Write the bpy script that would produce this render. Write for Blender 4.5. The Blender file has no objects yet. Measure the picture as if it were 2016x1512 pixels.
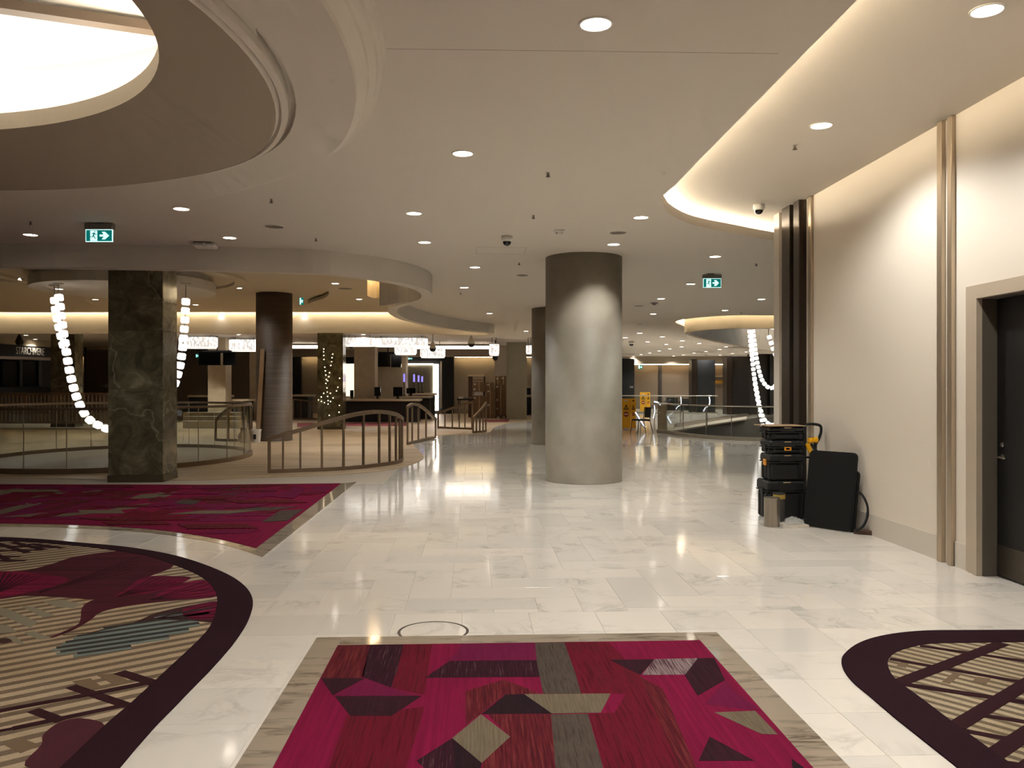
import bpy, math, random
from mathutils import Vector, Matrix, geometry
from math import sin, cos, pi, radians, atan2, hypot

# ---------------------------------------------------------------- camera, world, exposure
SC = bpy.context.scene
COL = SC.collection
FPX, CX, HY, EYE = 1631.0, 1008.0, 762.0, 1.6      # focal length (px), centre x, horizon y, eye height
YAW = radians(2.56)
cam_d = bpy.data.cameras.new('camera')
cam_d.sensor_fit = 'HORIZONTAL'; cam_d.sensor_width = 36.0
cam_d.lens = 36.0 * FPX / 2016.0
cam_d.shift_y = (HY - 756.0) / 2016.0
cam_d.clip_end = 300; cam_d.clip_start = 0.05
cam = bpy.data.objects.new('camera', cam_d); COL.objects.link(cam)
cam.location = (0, 0, EYE); cam.rotation_euler = (pi / 2, 0, -YAW)
SC.camera = cam
SC.view_settings.view_transform = 'Standard'
SC.view_settings.look = 'None'
SC.view_settings.gamma = 1.0
SC.view_settings.exposure = 0.0
SC.view_settings.use_curve_mapping = False
wd = bpy.data.worlds.new('world'); SC.world = wd; wd.use_nodes = True
_bg = wd.node_tree.nodes['Background']
_bg.inputs[0].default_value = (1.0, 0.95, 0.88, 1); _bg.inputs[1].default_value = 0.015
try:
    SC.cycles.use_denoising = True
    SC.cycles.max_bounces = 5; SC.cycles.diffuse_bounces = 3; SC.cycles.glossy_bounces = 2
    SC.cycles.use_adaptive_sampling = True; SC.cycles.adaptive_threshold = .15; SC.cycles.adaptive_min_samples = 12
    SC.cycles.transparent_max_bounces = 8; SC.cycles.caustics_reflective = False; SC.cycles.caustics_refractive = False
    SC.cycles.sample_clamp_indirect = 4.0
except Exception:
    pass
SPOT_W = 156.0
rnd = random.Random(7)

# ---------------------------------------------------------------- helpers
CA, SA = cos(YAW), sin(YAW)
def ray(px, py):
    u = (px - CX) / FPX
    return Vector((u * CA + SA, -u * SA + CA, (HY - py) / FPX))
def D(px, py, t):                         # point at camera depth t
    r = ray(px, py); return Vector((r.x * t, r.y * t, EYE + r.z * t))
def Z(px, py, z=0.0):                     # point on a level plane
    r = ray(px, py); t = (z - EYE) / r.z
    return Vector((r.x * t, r.y * t, z))
def zat(py, t): return EYE + (HY - py) / FPX * t
def lin(c):
    return tuple(((v / 255.0) / 12.92 if v / 255.0 <= .04045 else ((v / 255.0 + .055) / 1.055) ** 2.4) for v in c)

MATS = {}
def nodes(m):
    m.use_nodes = True; nt = m.node_tree
    return nt, nt.nodes, nt.links, nt.nodes.get('Principled BSDF')
def M(name, rgb, rough=.5, metal=0., spec=.5, emit=None, es=0., bump=0., bscale=30., var=0., vscale=2., coat=0.):
    if name in MATS: return MATS[name]
    m = bpy.data.materials.new(name); nt, N, L, P = nodes(m)
    c = lin(rgb)
    P.inputs['Base Color'].default_value = (*c, 1); P.inputs['Roughness'].default_value = rough
    P.inputs['Metallic'].default_value = metal; P.inputs['Specular IOR Level'].default_value = spec
    P.inputs['Coat Weight'].default_value = coat
    if emit is not None:
        P.inputs['Emission Color'].default_value = (*lin(emit), 1); P.inputs['Emission Strength'].default_value = es
    tc = N.new('ShaderNodeTexCoord')
    if var > 0:
        nz = N.new('ShaderNodeTexNoise'); nz.inputs['Scale'].default_value = vscale; nz.inputs['Detail'].default_value = 6
        L.new(tc.outputs['Object'], nz.inputs['Vector'])
        rp = N.new('ShaderNodeValToRGB')
        rp.color_ramp.elements[0].position = .3; rp.color_ramp.elements[1].position = .7
        rp.color_ramp.elements[0].color = (*[v * (1 - var) for v in c], 1)
        rp.color_ramp.elements[1].color = (*[min(1, v * (1 + var)) for v in c], 1)
        L.new(nz.outputs['Fac'], rp.inputs['Fac']); L.new(rp.outputs['Color'], P.inputs['Base Color'])
    if bump > 0:
        nb = N.new('ShaderNodeTexNoise'); nb.inputs['Scale'].default_value = bscale; nb.inputs['Detail'].default_value = 4
        L.new(tc.outputs['Object'], nb.inputs['Vector'])
        b = N.new('ShaderNodeBump'); b.inputs['Strength'].default_value = bump; b.inputs['Distance'].default_value = .01
        L.new(nb.outputs['Fac'], b.inputs['Height']); L.new(b.outputs['Normal'], P.inputs['Normal'])
    MATS[name] = m; return m

def ramp(N, stops, interp='LINEAR'):
    r = N.new('ShaderNodeValToRGB'); cr = r.color_ramp; cr.interpolation = interp
    while len(cr.elements) < len(stops): cr.elements.new(.5)
    for e, (p, c) in zip(cr.elements, stops): e.position = p; e.color = (*c, 1)
    return r
def mapping(N, L, src, scale=(1, 1, 1), rot=(0, 0, 0), loc=(0, 0, 0)):
    mp = N.new('ShaderNodeMapping'); mp.inputs['Scale'].default_value = scale
    mp.inputs['Rotation'].default_value = rot; mp.inputs['Location'].default_value = loc
    L.new(src, mp.inputs['Vector']); return mp

def link(o, parent=None):
    COL.objects.link(o)
    if parent is not None:
        o.parent = parent
    return o
def mesh(name, V, F, mat, parent=None, smooth=False, world=True):
    me = bpy.data.meshes.new(name); me.from_pydata([tuple(v) for v in V], [], F)
    me.validate(); me.update()
    if smooth:
        for p in me.polygons: p.use_smooth = True
    if mat is not None: me.materials.append(mat)
    o = bpy.data.objects.new(name, me); link(o, parent)
    if parent is not None and world: o.matrix_parent_inverse = WM(parent).inverted()
    return o
def WM(o):
    b = Matrix.LocRotScale(o.location, o.rotation_euler, o.scale)
    if o.parent: return WM(o.parent) @ o.matrix_parent_inverse @ b
    return b
def tag(o, label, cat, group=None):
    o['label'] = label; o['category'] = cat
    if group: o['group'] = group
    return o
def thing(name, label, cat, loc=(0, 0, 0), group=None, rz=0.):
    e = bpy.data.objects.new(name, None); e.empty_display_size = .1; COL.objects.link(e)
    e.location = loc; e.rotation_euler = (0, 0, rz)
    return tag(e, label, cat, group)
def struct(o):
    o['kind'] = 'structure'; return o
def copy_tree(o, parent=None):
    c = o.copy(); COL.objects.link(c)
    if parent is not None:
        c.parent = parent
    for ch in o.children: copy_tree(ch, c)
    return c

# --- geometry builders: each returns (verts, faces)
def g_box(x0, x1, y0, y1, z0, z1):
    V = [(x0, y0, z0), (x1, y0, z0), (x1, y1, z0), (x0, y1, z0), (x0, y0, z1), (x1, y0, z1), (x1, y1, z1), (x0, y1, z1)]
    F = [(0, 3, 2, 1), (4, 5, 6, 7), (0, 1, 5, 4), (1, 2, 6, 5), (2, 3, 7, 6), (3, 0, 4, 7)]
    return V, F
def g_rbox(x0, x1, y0, y1, z0, z1, b=.01):       # box with chamfered edges
    V = []; 
    for sx, X in ((1, x0), (-1, x1)):
        for sy, Y in ((1, y0), (-1, y1)):
            for sz, ZZ in ((1, z0), (-1, z1)):
                V += [(X, Y + sy * b, ZZ + sz * b), (X + sx * b, Y, ZZ + sz * b), (X + sx * b, Y + sy * b, ZZ)]
    def i(a, c, d, k): return ((a * 2 + c) * 2 + d) * 3 + k
    F = []
    for a in (0, 1):
        q = [i(a, 0, 0, 0), i(a, 1, 0, 0), i(a, 1, 1, 0), i(a, 0, 1, 0)]; F.append(q if a else q[::-1])
        q = [i(0, a, 0, 1), i(1, a, 0, 1), i(1, a, 1, 1), i(0, a, 1, 1)]; F.append(q if not a else q[::-1])
        q = [i(0, 0, a, 2), i(1, 0, a, 2), i(1, 1, a, 2), i(0, 1, a, 2)]; F.append(q if a else q[::-1])
    for a in (0, 1):
        for c in (0, 1):
            F.append([i(a, c, 0, 0), i(a, c, 1, 0), i(a, c, 1, 1), i(a, c, 0, 1)])
            F.append([i(a, 0, c, 0), i(a, 1, c, 0), i(a, 1, c, 2), i(a, 0, c, 2)])
            F.append([i(0, a, c, 1), i(1, a, c, 1), i(1, a, c, 2), i(0, a, c, 2)])
    for a in (0, 1):
        for c in (0, 1):
            for d in (0, 1): F.append([i(a, c, d, 0), i(a, c, d, 1), i(a, c, d, 2)])
    return V, F
def g_join(*gs):
    V, F = [], []
    for v, f in gs:
        n = len(V); V += list(v); F += [tuple(k + n for k in q) for q in f]
    return V, F
def g_move(g, loc=(0, 0, 0), rz=0., rx=0., ry=0.):
    m = Matrix.Translation(loc) @ Matrix.Rotation(rz, 4, 'Z') @ Matrix.Rotation(ry, 4, 'Y') @ Matrix.Rotation(rx, 4, 'X')
    return [m @ Vector(v) for v in g[0]], g[1]
def g_lathe(prof, n=32, loc=(0, 0, 0)):
    V, F = [], []
    for r, z in prof:
        for k in range(n):
            a = 2 * pi * k / n; V.append((loc[0] + r * cos(a), loc[1] + r * sin(a), loc[2] + z))
    for j in range(len(prof) - 1):
        for k in range(n):
            k2 = (k + 1) % n; F.append((j * n + k, j * n + k2, (j + 1) * n + k2, (j + 1) * n + k))
    if prof[0][0] > 1e-5: F.append(tuple(range(n))[::-1])
    if prof[-1][0] > 1e-5: F.append(tuple((len(prof) - 1) * n + k for k in range(n)))
    return V, F
def g_tube(path, r, n=8, closed=False, up=None):
    P = [Vector(p) for p in path]; V, F = [], []; m = len(P)
    prev = None
    for k, p in enumerate(P):
        a = P[(k - 1) % m] if (closed or k > 0) else p
        b = P[(k + 1) % m] if (closed or k < m - 1) else p
        d = (b - a).normalized()
        ref = Vector((0, 0, 1)) if abs(d.z) < .95 else Vector((1, 0, 0))
        if prev is not None:
            ref = prev - d * prev.dot(d)
            if ref.length < 1e-4: ref = Vector((0, 0, 1))
        e1 = (ref - d * ref.dot(d)).normalized(); e2 = d.cross(e1); prev = e1
        rr = r[k] if isinstance(r, (list, tuple)) else r
        for j in range(n):
            t = 2 * pi * j / n; V.append(p + e1 * (rr * cos(t)) + e2 * (rr * sin(t)))
    for k in range(m if closed else m - 1):
        for j in range(n):
            j2 = (j + 1) % n; k2 = (k + 1) % m
            F.append((k * n + j, k * n + j2, k2 * n + j2, k2 * n + j))
    if not closed:
        F.append(tuple(range(n))[::-1]); F.append(tuple((m - 1) * n + j for j in range(n)))
    return V, F
def g_bar(path, w, h, up=(0, 0, 1)):              # rectangular bar along a path (w across, h along up)
    P = [Vector(p) for p in path]; V, F = [], []; m = len(P); U = Vector(up)
    for k, p in enumerate(P):
        a = P[max(0, k - 1)]; b = P[min(m - 1, k + 1)]
        d = (b - a).normalized(); s = d.cross(U)
        if s.length < 1e-4: s = Vector((1, 0, 0))
        s.normalize(); uu = s.cross(d).normalized()
        for sx, sz in ((-1, -1), (1, -1), (1, 1), (-1, 1)): V.append(p + s * (w / 2 * sx) + uu * (h / 2 * sz))
    for k in range(m - 1):
        for j in range(4):
            j2 = (j + 1) % 4; F.append((k * 4 + j, k * 4 + j2, k * 4 + 4 + j2, k * 4 + 4 + j))
    F.append((3, 2, 1, 0)); F.append(tuple((m - 1) * 4 + j for j in range(4)))
    return V, F
def g_prism(poly, z0, z1):                        # vertical prism over a simple polygon
    n = len(poly); P = [Vector((p[0], p[1], 0)) for p in poly]
    area = sum(P[k].x * P[(k + 1) % n].y - P[(k + 1) % n].x * P[k].y for k in range(n))
    if area < 0: P = P[::-1]
    V = [(p.x, p.y, z0) for p in P] + [(p.x, p.y, z1) for p in P]
    F = []
    for tri in geometry.tessellate_polygon([P]):
        a, b, c = tri
        cr = (P[b] - P[a]).cross(P[c] - P[a]).z
        if abs(cr) < 1e-12: continue
        if cr < 0: b, c = c, b
        F.append((a + n, b + n, c + n)); F.append((c, b, a))
    for k in range(n):
        k2 = (k + 1) % n; F.append((k, k2, k2 + n, k + n))
    return V, F
def g_flat(outer, holes, z, down=False):          # flat sheet with holes
    loops = [[Vector((p[0], p[1], 0)) for p in outer]] + [[Vector((p[0], p[1], 0)) for p in h] for h in holes]
    P = [p for l in loops for p in l]; F = []
    for a, b, c in geometry.tessellate_polygon(loops):
        cr = (P[b] - P[a]).cross(P[c] - P[a]).z
        if abs(cr) < 1e-12: continue
        if (cr < 0) != down: b, c = c, b
        F.append((a, b, c))
    return [(p.x, p.y, z) for p in P], F
def g_ribbon(loops, closed=True):                 # loft equal-length 3-D loops
    V, F = [], []; n = len(loops[0])
    for l in loops: V += [tuple(p) for p in l]
    for j in range(len(loops) - 1):
        for k in range(n if closed else n - 1):
            k2 = (k + 1) % n; F.append((j * n + k, j * n + k2, (j + 1) * n + k2, (j + 1) * n + k))
    return V, F
def spline(pts, per=6, closed=False):             # Catmull-Rom
    P = [Vector(p) for p in pts]; n = len(P); out = []
    for k in range(n if closed else n - 1):
        p0 = P[(k - 1) % n] if (closed or k > 0) else P[k]
        p1 = P[k]; p2 = P[(k + 1) % n]
        p3 = P[(k + 2) % n] if (closed or k < n - 2) else p2
        for s in range(per):
            t = s / per
            out.append(.5 * ((2 * p1) + (p2 - p0) * t + (2 * p0 - 5 * p1 + 4 * p2 - p3) * t * t + (3 * p1 - p0 - 3 * p2 + p3) * t ** 3))
    if not closed: out.append(P[-1])
    return out
def offset(path, d, closed=False):                # shift a plan path to its left by d
    out = []; n = len(path)
    for k in range(n):
        a = path[(k - 1) % n] if (closed or k > 0) else path[k]
        b = path[(k + 1) % n] if (closed or k < n - 1) else path[k]
        v = Vector((b[0] - a[0], b[1] - a[1])); v = v.normalized() if v.length > 1e-9 else Vector((1, 0))
        out.append(Vector((path[k][0] - v.y * d, path[k][1] + v.x * d, 0)))
    return out
def at_z(path, z): return [Vector((p[0], p[1], z)) for p in path]
def g_cam(px0, px1, py0, py1, t, dep):            # box whose front spans these sight lines at depth t
    a = D(px0, py1, t); b = D(px1, py1, t); w = (b - a).length
    h = (py1 - py0) / FPX * t
    return g_move(g_box(0, w, 0, dep, 0, h), a, -YAW)
def put(name, g, mat, parent=None, smooth=False): return mesh(name, g[0], g[1], mat, parent, smooth)
def inside(p, poly):
    c = False; n = len(poly); j = n - 1
    for i in range(n):
        if (poly[i][1] > p[1]) != (poly[j][1] > p[1]) and p[0] < (poly[j][0] - poly[i][0]) * (p[1] - poly[i][1]) / (poly[j][1] - poly[i][1]) + poly[i][0]: c = not c
        j = i
    return c

# ---------------------------------------------------------------- materials
def world_pos(N, L):
    return N.new('ShaderNodeNewGeometry').outputs['Position']
def marble_mat(name, base, base2, vein, vs, rough, randomise=True, grain=(1, 1, 1), vein_amt=.5):
    m = bpy.data.materials.new(name); nt, N, L, P = nodes(m)
    pos = world_pos(N, L)
    oi = N.new('ShaderNodeObjectInfo'); ge = N.new('ShaderNodeNewGeometry')
    ad = N.new('ShaderNodeMath'); ad.operation = 'ADD'; L.new(oi.outputs['Random'], ad.inputs[0]); L.new(ge.outputs['Random Per Island'], ad.inputs[1])
    fr = N.new('ShaderNodeMath'); fr.operation = 'FRACT'; L.new(ad.outputs[0], fr.inputs[0])
    mp = mapping(N, L, pos, grain)
    off = N.new('ShaderNodeVectorMath'); off.operation = 'ADD'; L.new(mp.outputs[0], off.inputs[0])
    if randomise:
        sc = N.new('ShaderNodeVectorMath'); sc.operation = 'SCALE'; sc.inputs[0].default_value = (37, 53, 71); L.new(fr.outputs[0], sc.inputs['Scale'])
        L.new(sc.outputs[0], off.inputs[1])
    n1 = N.new('ShaderNodeTexNoise'); n1.inputs['Scale'].default_value = vs; n1.inputs['Detail'].default_value = 7; n1.inputs['Roughness'].default_value = .6
    n1.inputs['Distortion'].default_value = 1.2
    L.new(off.outputs[0], n1.inputs['Vector'])
    r1 = ramp(N, [(0, base), (.42, base), (.5, vein), (.53, base2), (1, base)]); L.new(n1.outputs['Fac'], r1.inputs['Fac'])
    n2 = N.new('ShaderNodeTexNoise'); n2.inputs['Scale'].default_value = vs * .8; n2.inputs['Detail'].default_value = 3
    L.new(off.outputs[0], n2.inputs['Vector'])
    r2 = ramp(N, [(.5, (0, 0, 0)), (.68, (1, 1, 1))]); L.new(n2.outputs['Fac'], r2.inputs['Fac'])
    ml = N.new('ShaderNodeMath'); ml.operation = 'MULTIPLY'; ml.inputs[1].default_value = vein_amt; L.new(r2.outputs[0], ml.inputs[0])
    mx = N.new('ShaderNodeMix'); mx.data_type = 'RGBA'; mx.inputs['A'].default_value = (*base, 1); L.new(ml.outputs[0], mx.inputs['Factor']); L.new(r1.outputs[0], mx.inputs['B'])
    out = mx.outputs['Result']
    if randomise:
        r3 = ramp(N, [(0, (.86, .865, .86)), (.5, (.95, .95, .94)), (1, (1.0, .99, .97))]); L.new(fr.outputs[0], r3.inputs['Fac'])
        mu = N.new('ShaderNodeMix'); mu.data_type = 'RGBA'; mu.blend_type = 'MULTIPLY'; mu.inputs['Factor'].default_value = 1
        L.new(out, mu.inputs['A']); L.new(r3.outputs[0], mu.inputs['B']); out = mu.outputs['Result']
    L.new(out, P.inputs['Base Color']); P.inputs['Roughness'].default_value = rough
    nr = N.new('ShaderNodeTexNoise'); nr.inputs['Scale'].default_value = 5; L.new(pos, nr.inputs['Vector'])
    mr = N.new('ShaderNodeMapRange'); mr.inputs['To Min'].default_value = rough * .7; mr.inputs['To Max'].default_value = rough * 1.4
    L.new(nr.outputs['Fac'], mr.inputs['Value']); L.new(mr.outputs[0], P.inputs['Roughness'])
    MATS[name] = m; return m
m_tile = marble_mat('white_marble', lin((226, 217, 206)), lin((214, 206, 194)), lin((168, 160, 150)), 2.2, .085, vein_amt=.55)
m_floor = marble_mat('white_marble_far', lin((218, 210, 198)), lin((210, 202, 190)), lin((170, 162, 150)), 1.2, .085, randomise=False, vein_amt=.4)
m_grey = marble_mat('grey_wood_marble', lin((158, 142, 124)), lin((128, 113, 97)), lin((98, 84, 70)), 2.4, .06, grain=(1.2, 7, 1), vein_amt=1.0)
def green_marble():
    m = bpy.data.materials.new('green_marble'); nt, N, L, P = nodes(m); pos = world_pos(N, L)
    oi = N.new('ShaderNodeObjectInfo'); sc = N.new('ShaderNodeVectorMath'); sc.operation = 'SCALE'; sc.inputs[0].default_value = (17, 23, 31); L.new(oi.outputs['Random'], sc.inputs['Scale'])
    ad = N.new('ShaderNodeVectorMath'); ad.operation = 'ADD'; L.new(pos, ad.inputs[0]); L.new(sc.outputs[0], ad.inputs[1])
    n = N.new('ShaderNodeTexNoise'); n.inputs['Scale'].default_value = 2.6; n.inputs['Detail'].default_value = 9; n.inputs['Roughness'].default_value = .68; n.inputs['Distortion'].default_value = .8
    L.new(ad.outputs[0], n.inputs['Vector'])
    r = ramp(N, [(.30, lin((60, 56, 42))), (.46, lin((92, 87, 67))), (.58, lin((116, 110, 86))), (.70, lin((148, 140, 112)))]); L.new(n.outputs['Fac'], r.inputs['Fac'])
    nd = N.new('ShaderNodeTexNoise'); nd.inputs['Scale'].default_value = 1.7; nd.inputs['Detail'].default_value = 5; L.new(ad.outputs[0], nd.inputs['Vector'])
    av = N.new('ShaderNodeVectorMath'); av.operation = 'ADD'; L.new(ad.outputs[0], av.inputs[0]); L.new(nd.outputs['Color'], av.inputs[1])
    v = N.new('ShaderNodeTexVoronoi'); v.feature = 'DISTANCE_TO_EDGE'; v.inputs['Scale'].default_value = .55; L.new(av.outputs[0], v.inputs['Vector'])
    rv = ramp(N, [(.0, (.8, .8, .8)), (.005, (.35, .35, .35)), (.014, (0, 0, 0))]); L.new(v.outputs['Distance'], rv.inputs['Fac'])
    mx = N.new('ShaderNodeMix'); mx.data_type = 'RGBA'; L.new(rv.outputs[0], mx.inputs['Factor']); L.new(r.outputs[0], mx.inputs['A']); mx.inputs['B'].default_value = (*lin((158, 150, 122)), 1)
    L.new(mx.outputs['Result'], P.inputs['Base Color']); P.inputs['Roughness'].default_value = .12
    MATS['green_marble'] = m; return m
m_green = green_marble()
m_greenb = M('green_plinth', (78, 70, 54), .25)
m_grout = M('grout', (176, 164, 148), .7)
m_ceil = M('ceiling_paint', (214, 204, 190), .75)
m_wall = M('wall_paint', (224, 212, 196), .5, bump=.08, bscale=8)
m_base = M('baseboard_paint', (206, 196, 182), .4)
m_concrete = M('concrete', (144, 134, 118), .55, var=.13, vscale=2.6, bump=.1, bscale=14)
m_bronze = M('brushed_bronze', (196, 180, 158), .30, metal=.85)
m_dbronze = M('dark_bronze', (58, 48, 40), .33, metal=.55)
m_rail = M('rail_bronze', (132, 112, 90), .38, metal=.45, var=.08, vscale=8)
m_black = M('black_plastic', (10, 10, 11), .5, bump=.06, bscale=120)
m_blackm = M('black_matte', (14, 13, 13), .7)
m_table = M('table_black', (9, 9, 10), .6, spec=.3, bump=.1, bscale=200)
m_yellow = M('yellow_plastic', (240, 176, 16), .4)
m_amber = M('latch_yellow', (222, 150, 40), .45)
m_steel = M('steel', (170, 160, 146), .3, metal=.9)
m_chrome = M('chrome', (200, 196, 190), .15, metal=1.)
m_white = M('white_plastic', (220, 214, 204), .4)
m_greyp = M('grey_plastic', (120, 112, 104), .5)
m_dgrey = M('dark_grey_wall', (52, 48, 44), .5)
m_card = M('cardboard', (116, 88, 60), .75, var=.12, vscale=5)
m_wood = M('pale_timber', (170, 142, 110), .6, var=.1, vscale=4)
m_dwood = M('dark_timber', (70, 44, 28), .5)
m_beige = M('beige_stone', (170, 152, 124), .45, var=.08, vscale=3)
m_taupe = M('taupe_wall', (156, 141, 120), .55)
m_panelw = M('cream_wall', (206, 188, 156), .5, var=.03, vscale=3)
WARM = (255, 224, 178); NEUT = (255, 240, 222); COOL = (255, 250, 244)
m_lens = M('lamp_lens', (255, 250, 240), .4, emit=NEUT, es=14)
m_cove = M('cove_strip_light', (255, 240, 210), .5, emit=(255, 238, 208), es=150)
m_cove_soft = M('cove_strip_soft', (255, 236, 200), .5, emit=(255, 230, 184), es=60)
m_crystal = M('crystal_glow', (255, 250, 244), .2, emit=COOL, es=1.35)
m_tubeL = M('linear_lamp', (255, 250, 240), .4, emit=NEUT, es=12)
m_cove_oc = M('oculus_strip_light', (255, 240, 210), .5, emit=(255, 246, 230), es=80)
m_cove_drum = M('drum_strip_light', (255, 240, 210), .5, emit=(255, 240, 214), es=34)
m_wash_far = M('wall_wash_strip', (255, 236, 200), .5, emit=(255, 226, 172), es=26)
m_signg = M('sign_green', (0, 110, 104), .4, emit=(0, 118, 112), es=.75)
m_signw = M('sign_white', (220, 255, 250), .4, emit=(214, 255, 250), es=1.1)
m_screen = M('screen_black', (8, 8, 9), .12)
for _m in (m_lens, m_crystal, m_signg, m_signw):
    _m.cycles.emission_sampling = 'NONE'
m_plum = M('carpet_plum', (38, 16, 24), .95, spec=.1, bump=.5, bscale=260, var=.10, vscale=90)

def glass_mat():
    m = bpy.data.materials.new('clear_glass'); m.use_nodes = True; nt = m.node_tree; N, L = nt.nodes, nt.links
    N.clear(); out = N.new('ShaderNodeOutputMaterial'); tr = N.new('ShaderNodeBsdfTransparent'); gl = N.new('ShaderNodeBsdfGlossy')
    tr.inputs['Color'].default_value = (.93, .95, .93, 1); gl.inputs['Roughness'].default_value = .03
    fc = N.new('ShaderNodeLayerWeight'); pw = N.new('ShaderNodeMath'); pw.operation = 'POWER'; pw.inputs[1].default_value = 4.0; L.new(fc.outputs['Facing'], pw.inputs[0])
    lw = N.new('ShaderNodeMapRange'); lw.inputs['To Min'].default_value = .03; lw.inputs['To Max'].default_value = .5; L.new(pw.outputs[0], lw.inputs['Value'])
    mx = N.new('ShaderNodeMixShader'); L.new(lw.outputs[0], mx.inputs[0]); L.new(tr.outputs[0], mx.inputs[1]); L.new(gl.outputs[0], mx.inputs[2])
    L.new(mx.outputs[0], out.inputs['Surface']); MATS['clear_glass'] = m; return m
m_glass = glass_mat()

def streak_mat(name, cols, scale, rough=.95, axis=0, contrast=(.35, .65)):     # carpet: thin threads running along world Y
    m = bpy.data.materials.new(name); nt, N, L, P = nodes(m); pos = world_pos(N, L)
    sc = (scale, scale * .03, 1) if axis == 0 else (scale * .03, scale, 1)
    mp = mapping(N, L, pos, sc)
    n = N.new('ShaderNodeTexNoise'); n.inputs['Scale'].default_value = 1; n.inputs['Detail'].default_value = 3; n.inputs['Roughness'].default_value = .65
    L.new(mp.outputs[0], n.inputs['Vector'])
    k = len(cols); st = [(contrast[0] + (contrast[1] - contrast[0]) * i / max(1, k - 1), lin(c)) for i, c in enumerate(cols)]
    r = ramp(N, st); L.new(n.outputs['Fac'], r.inputs['Fac']); L.new(r.outputs[0], P.inputs['Base Color'])
    P.inputs['Roughness'].default_value = rough; P.inputs['Specular IOR Level'].default_value = .1
    nb = N.new('ShaderNodeTexNoise'); nb.inputs['Scale'].default_value = 260; L.new(pos, nb.inputs['Vector'])
    b = N.new('ShaderNodeBump'); b.inputs['Strength'].default_value = .5; b.inputs['Distance'].default_value = .004
    L.new(nb.outputs['Fac'], b.inputs['Height']); L.new(b.outputs['Normal'], P.inputs['Normal'])
    MATS[name] = m; return m
c_mag = streak_mat('carpet_magenta', [(98, 10, 42), (108, 12, 48), (116, 14, 52)], 40)
c_magp = streak_mat('carpet_magenta_purple', [(88, 14, 48), (98, 17, 54)], 40)
c_red = streak_mat('carpet_red', [(68, 9, 20), (92, 12, 30), (76, 16, 26)], 55)
c_redb = streak_mat('carpet_red_brown', [(62, 15, 22), (86, 23, 29), (106, 50, 46)], 90, contrast=(.38, .72))
c_dkp = streak_mat('carpet_dark_plum', [(36, 16, 22), (50, 20, 30)], 70)
c_blk = streak_mat('carpet_black', [(26, 14, 18), (36, 18, 24)], 80)
c_grey = streak_mat('carpet_grey', [(50, 40, 36), (76, 66, 57), (62, 49, 43)], 110)
c_beige = streak_mat('carpet_beige', [(88, 76, 60), (106, 94, 76)], 120)
c_stk = streak_mat('carpet_dark_streaked', [(38, 13, 23), (50, 18, 28), (112, 90, 88)], 110, contrast=(.42, .78))
c_wstk = streak_mat('carpet_pale_streaked', [(58, 20, 34), (118, 100, 100), (140, 126, 122)], 130, contrast=(.38, .66))

def stripe_mat(name, ang, period, dark, light, extra=None):
    m = bpy.data.materials.new(name); nt, N, L, P = nodes(m); pos = world_pos(N, L)
    mp = mapping(N, L, pos, (1, 1, 1), (0, 0, ang))
    wv = N.new('ShaderNodeTexWave'); wv.wave_type = 'BANDS'; wv.bands_direction = 'Y'; wv.inputs['Scale'].default_value = .314 / period
    wv.inputs['Distortion'].default_value = .25; wv.inputs['Detail'].default_value = 2; wv.inputs['Detail Scale'].default_value = 8
    L.new(mp.outputs[0], wv.inputs['Vector'])
    r = ramp(N, [(.40, lin(dark)), (.52, lin(light))]); L.new(wv.outputs['Fac'], r.inputs['Fac'])
    nz = N.new('ShaderNodeTexNoise'); nz.inputs['Scale'].default_value = 1.3; L.new(pos, nz.inputs['Vector'])
    r2 = ramp(N, [(.44, (1, 1, 1)), (.6, extra or (.86, .84, .80))]); L.new(nz.outputs['Fac'], r2.inputs['Fac'])
    mu = N.new('ShaderNodeMix'); mu.data_type = 'RGBA'; mu.blend_type = 'MULTIPLY'; mu.inputs['Factor'].default_value = 1
    L.new(r.outputs[0], mu.inputs['A']); L.new(r2.outputs[0], mu.inputs['B'])
    n3 = N.new('ShaderNodeTexNoise'); n3.inputs['Scale'].default_value = 140; L.new(pos, n3.inputs['Vector'])
    r4 = ramp(N, [(.3, (.8, .8, .8)), (.7, (1.1, 1.1, 1.1))]); L.new(n3.outputs['Fac'], r4.inputs['Fac'])
    m2 = N.new('ShaderNodeMix'); m2.data_type = 'RGBA'; m2.blend_type = 'MULTIPLY'; m2.inputs['Factor'].default_value = 1
    L.new(mu.outputs['Result'], m2.inputs['A']); L.new(r4.outputs[0], m2.inputs['B'])
    L.new(m2.outputs['Result'], P.inputs['Base Color']); P.inputs['Roughness'].default_value = .95; P.inputs['Specular IOR Level'].default_value = .1
    MATS[name] = m; return m
c_strL = stripe_mat('carpet_stripes_left', radians(-36), .12, (108, 92, 76), (170, 151, 127))
c_strR = stripe_mat('carpet_stripes_right', radians(51), .078, (104, 90, 72), (164, 147, 122))
c_teal = stripe_mat('carpet_teal', radians(-9), .075, (44, 46, 44), (92, 104, 102))
c_petal = streak_mat('petal_magenta', [(74, 16, 38), (98, 18, 46), (124, 22, 58)], 14, axis=1, contrast=(.35, .7))
c_petald = streak_mat('petal_plum', [(52, 22, 28), (66, 24, 34), (76, 26, 38)], 14, axis=1)
c_vein = M('petal_vein', (44, 14, 24), .95, spec=.1)
c_lat = M('carpet_lattice', (44, 19, 24), .95, spec=.1)
c_leaf = M('carpet_leaf_dark', (56, 34, 34), .95, spec=.1)
c_sage = M('carpet_sage', (126, 120, 104), .95, spec=.1)

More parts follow.
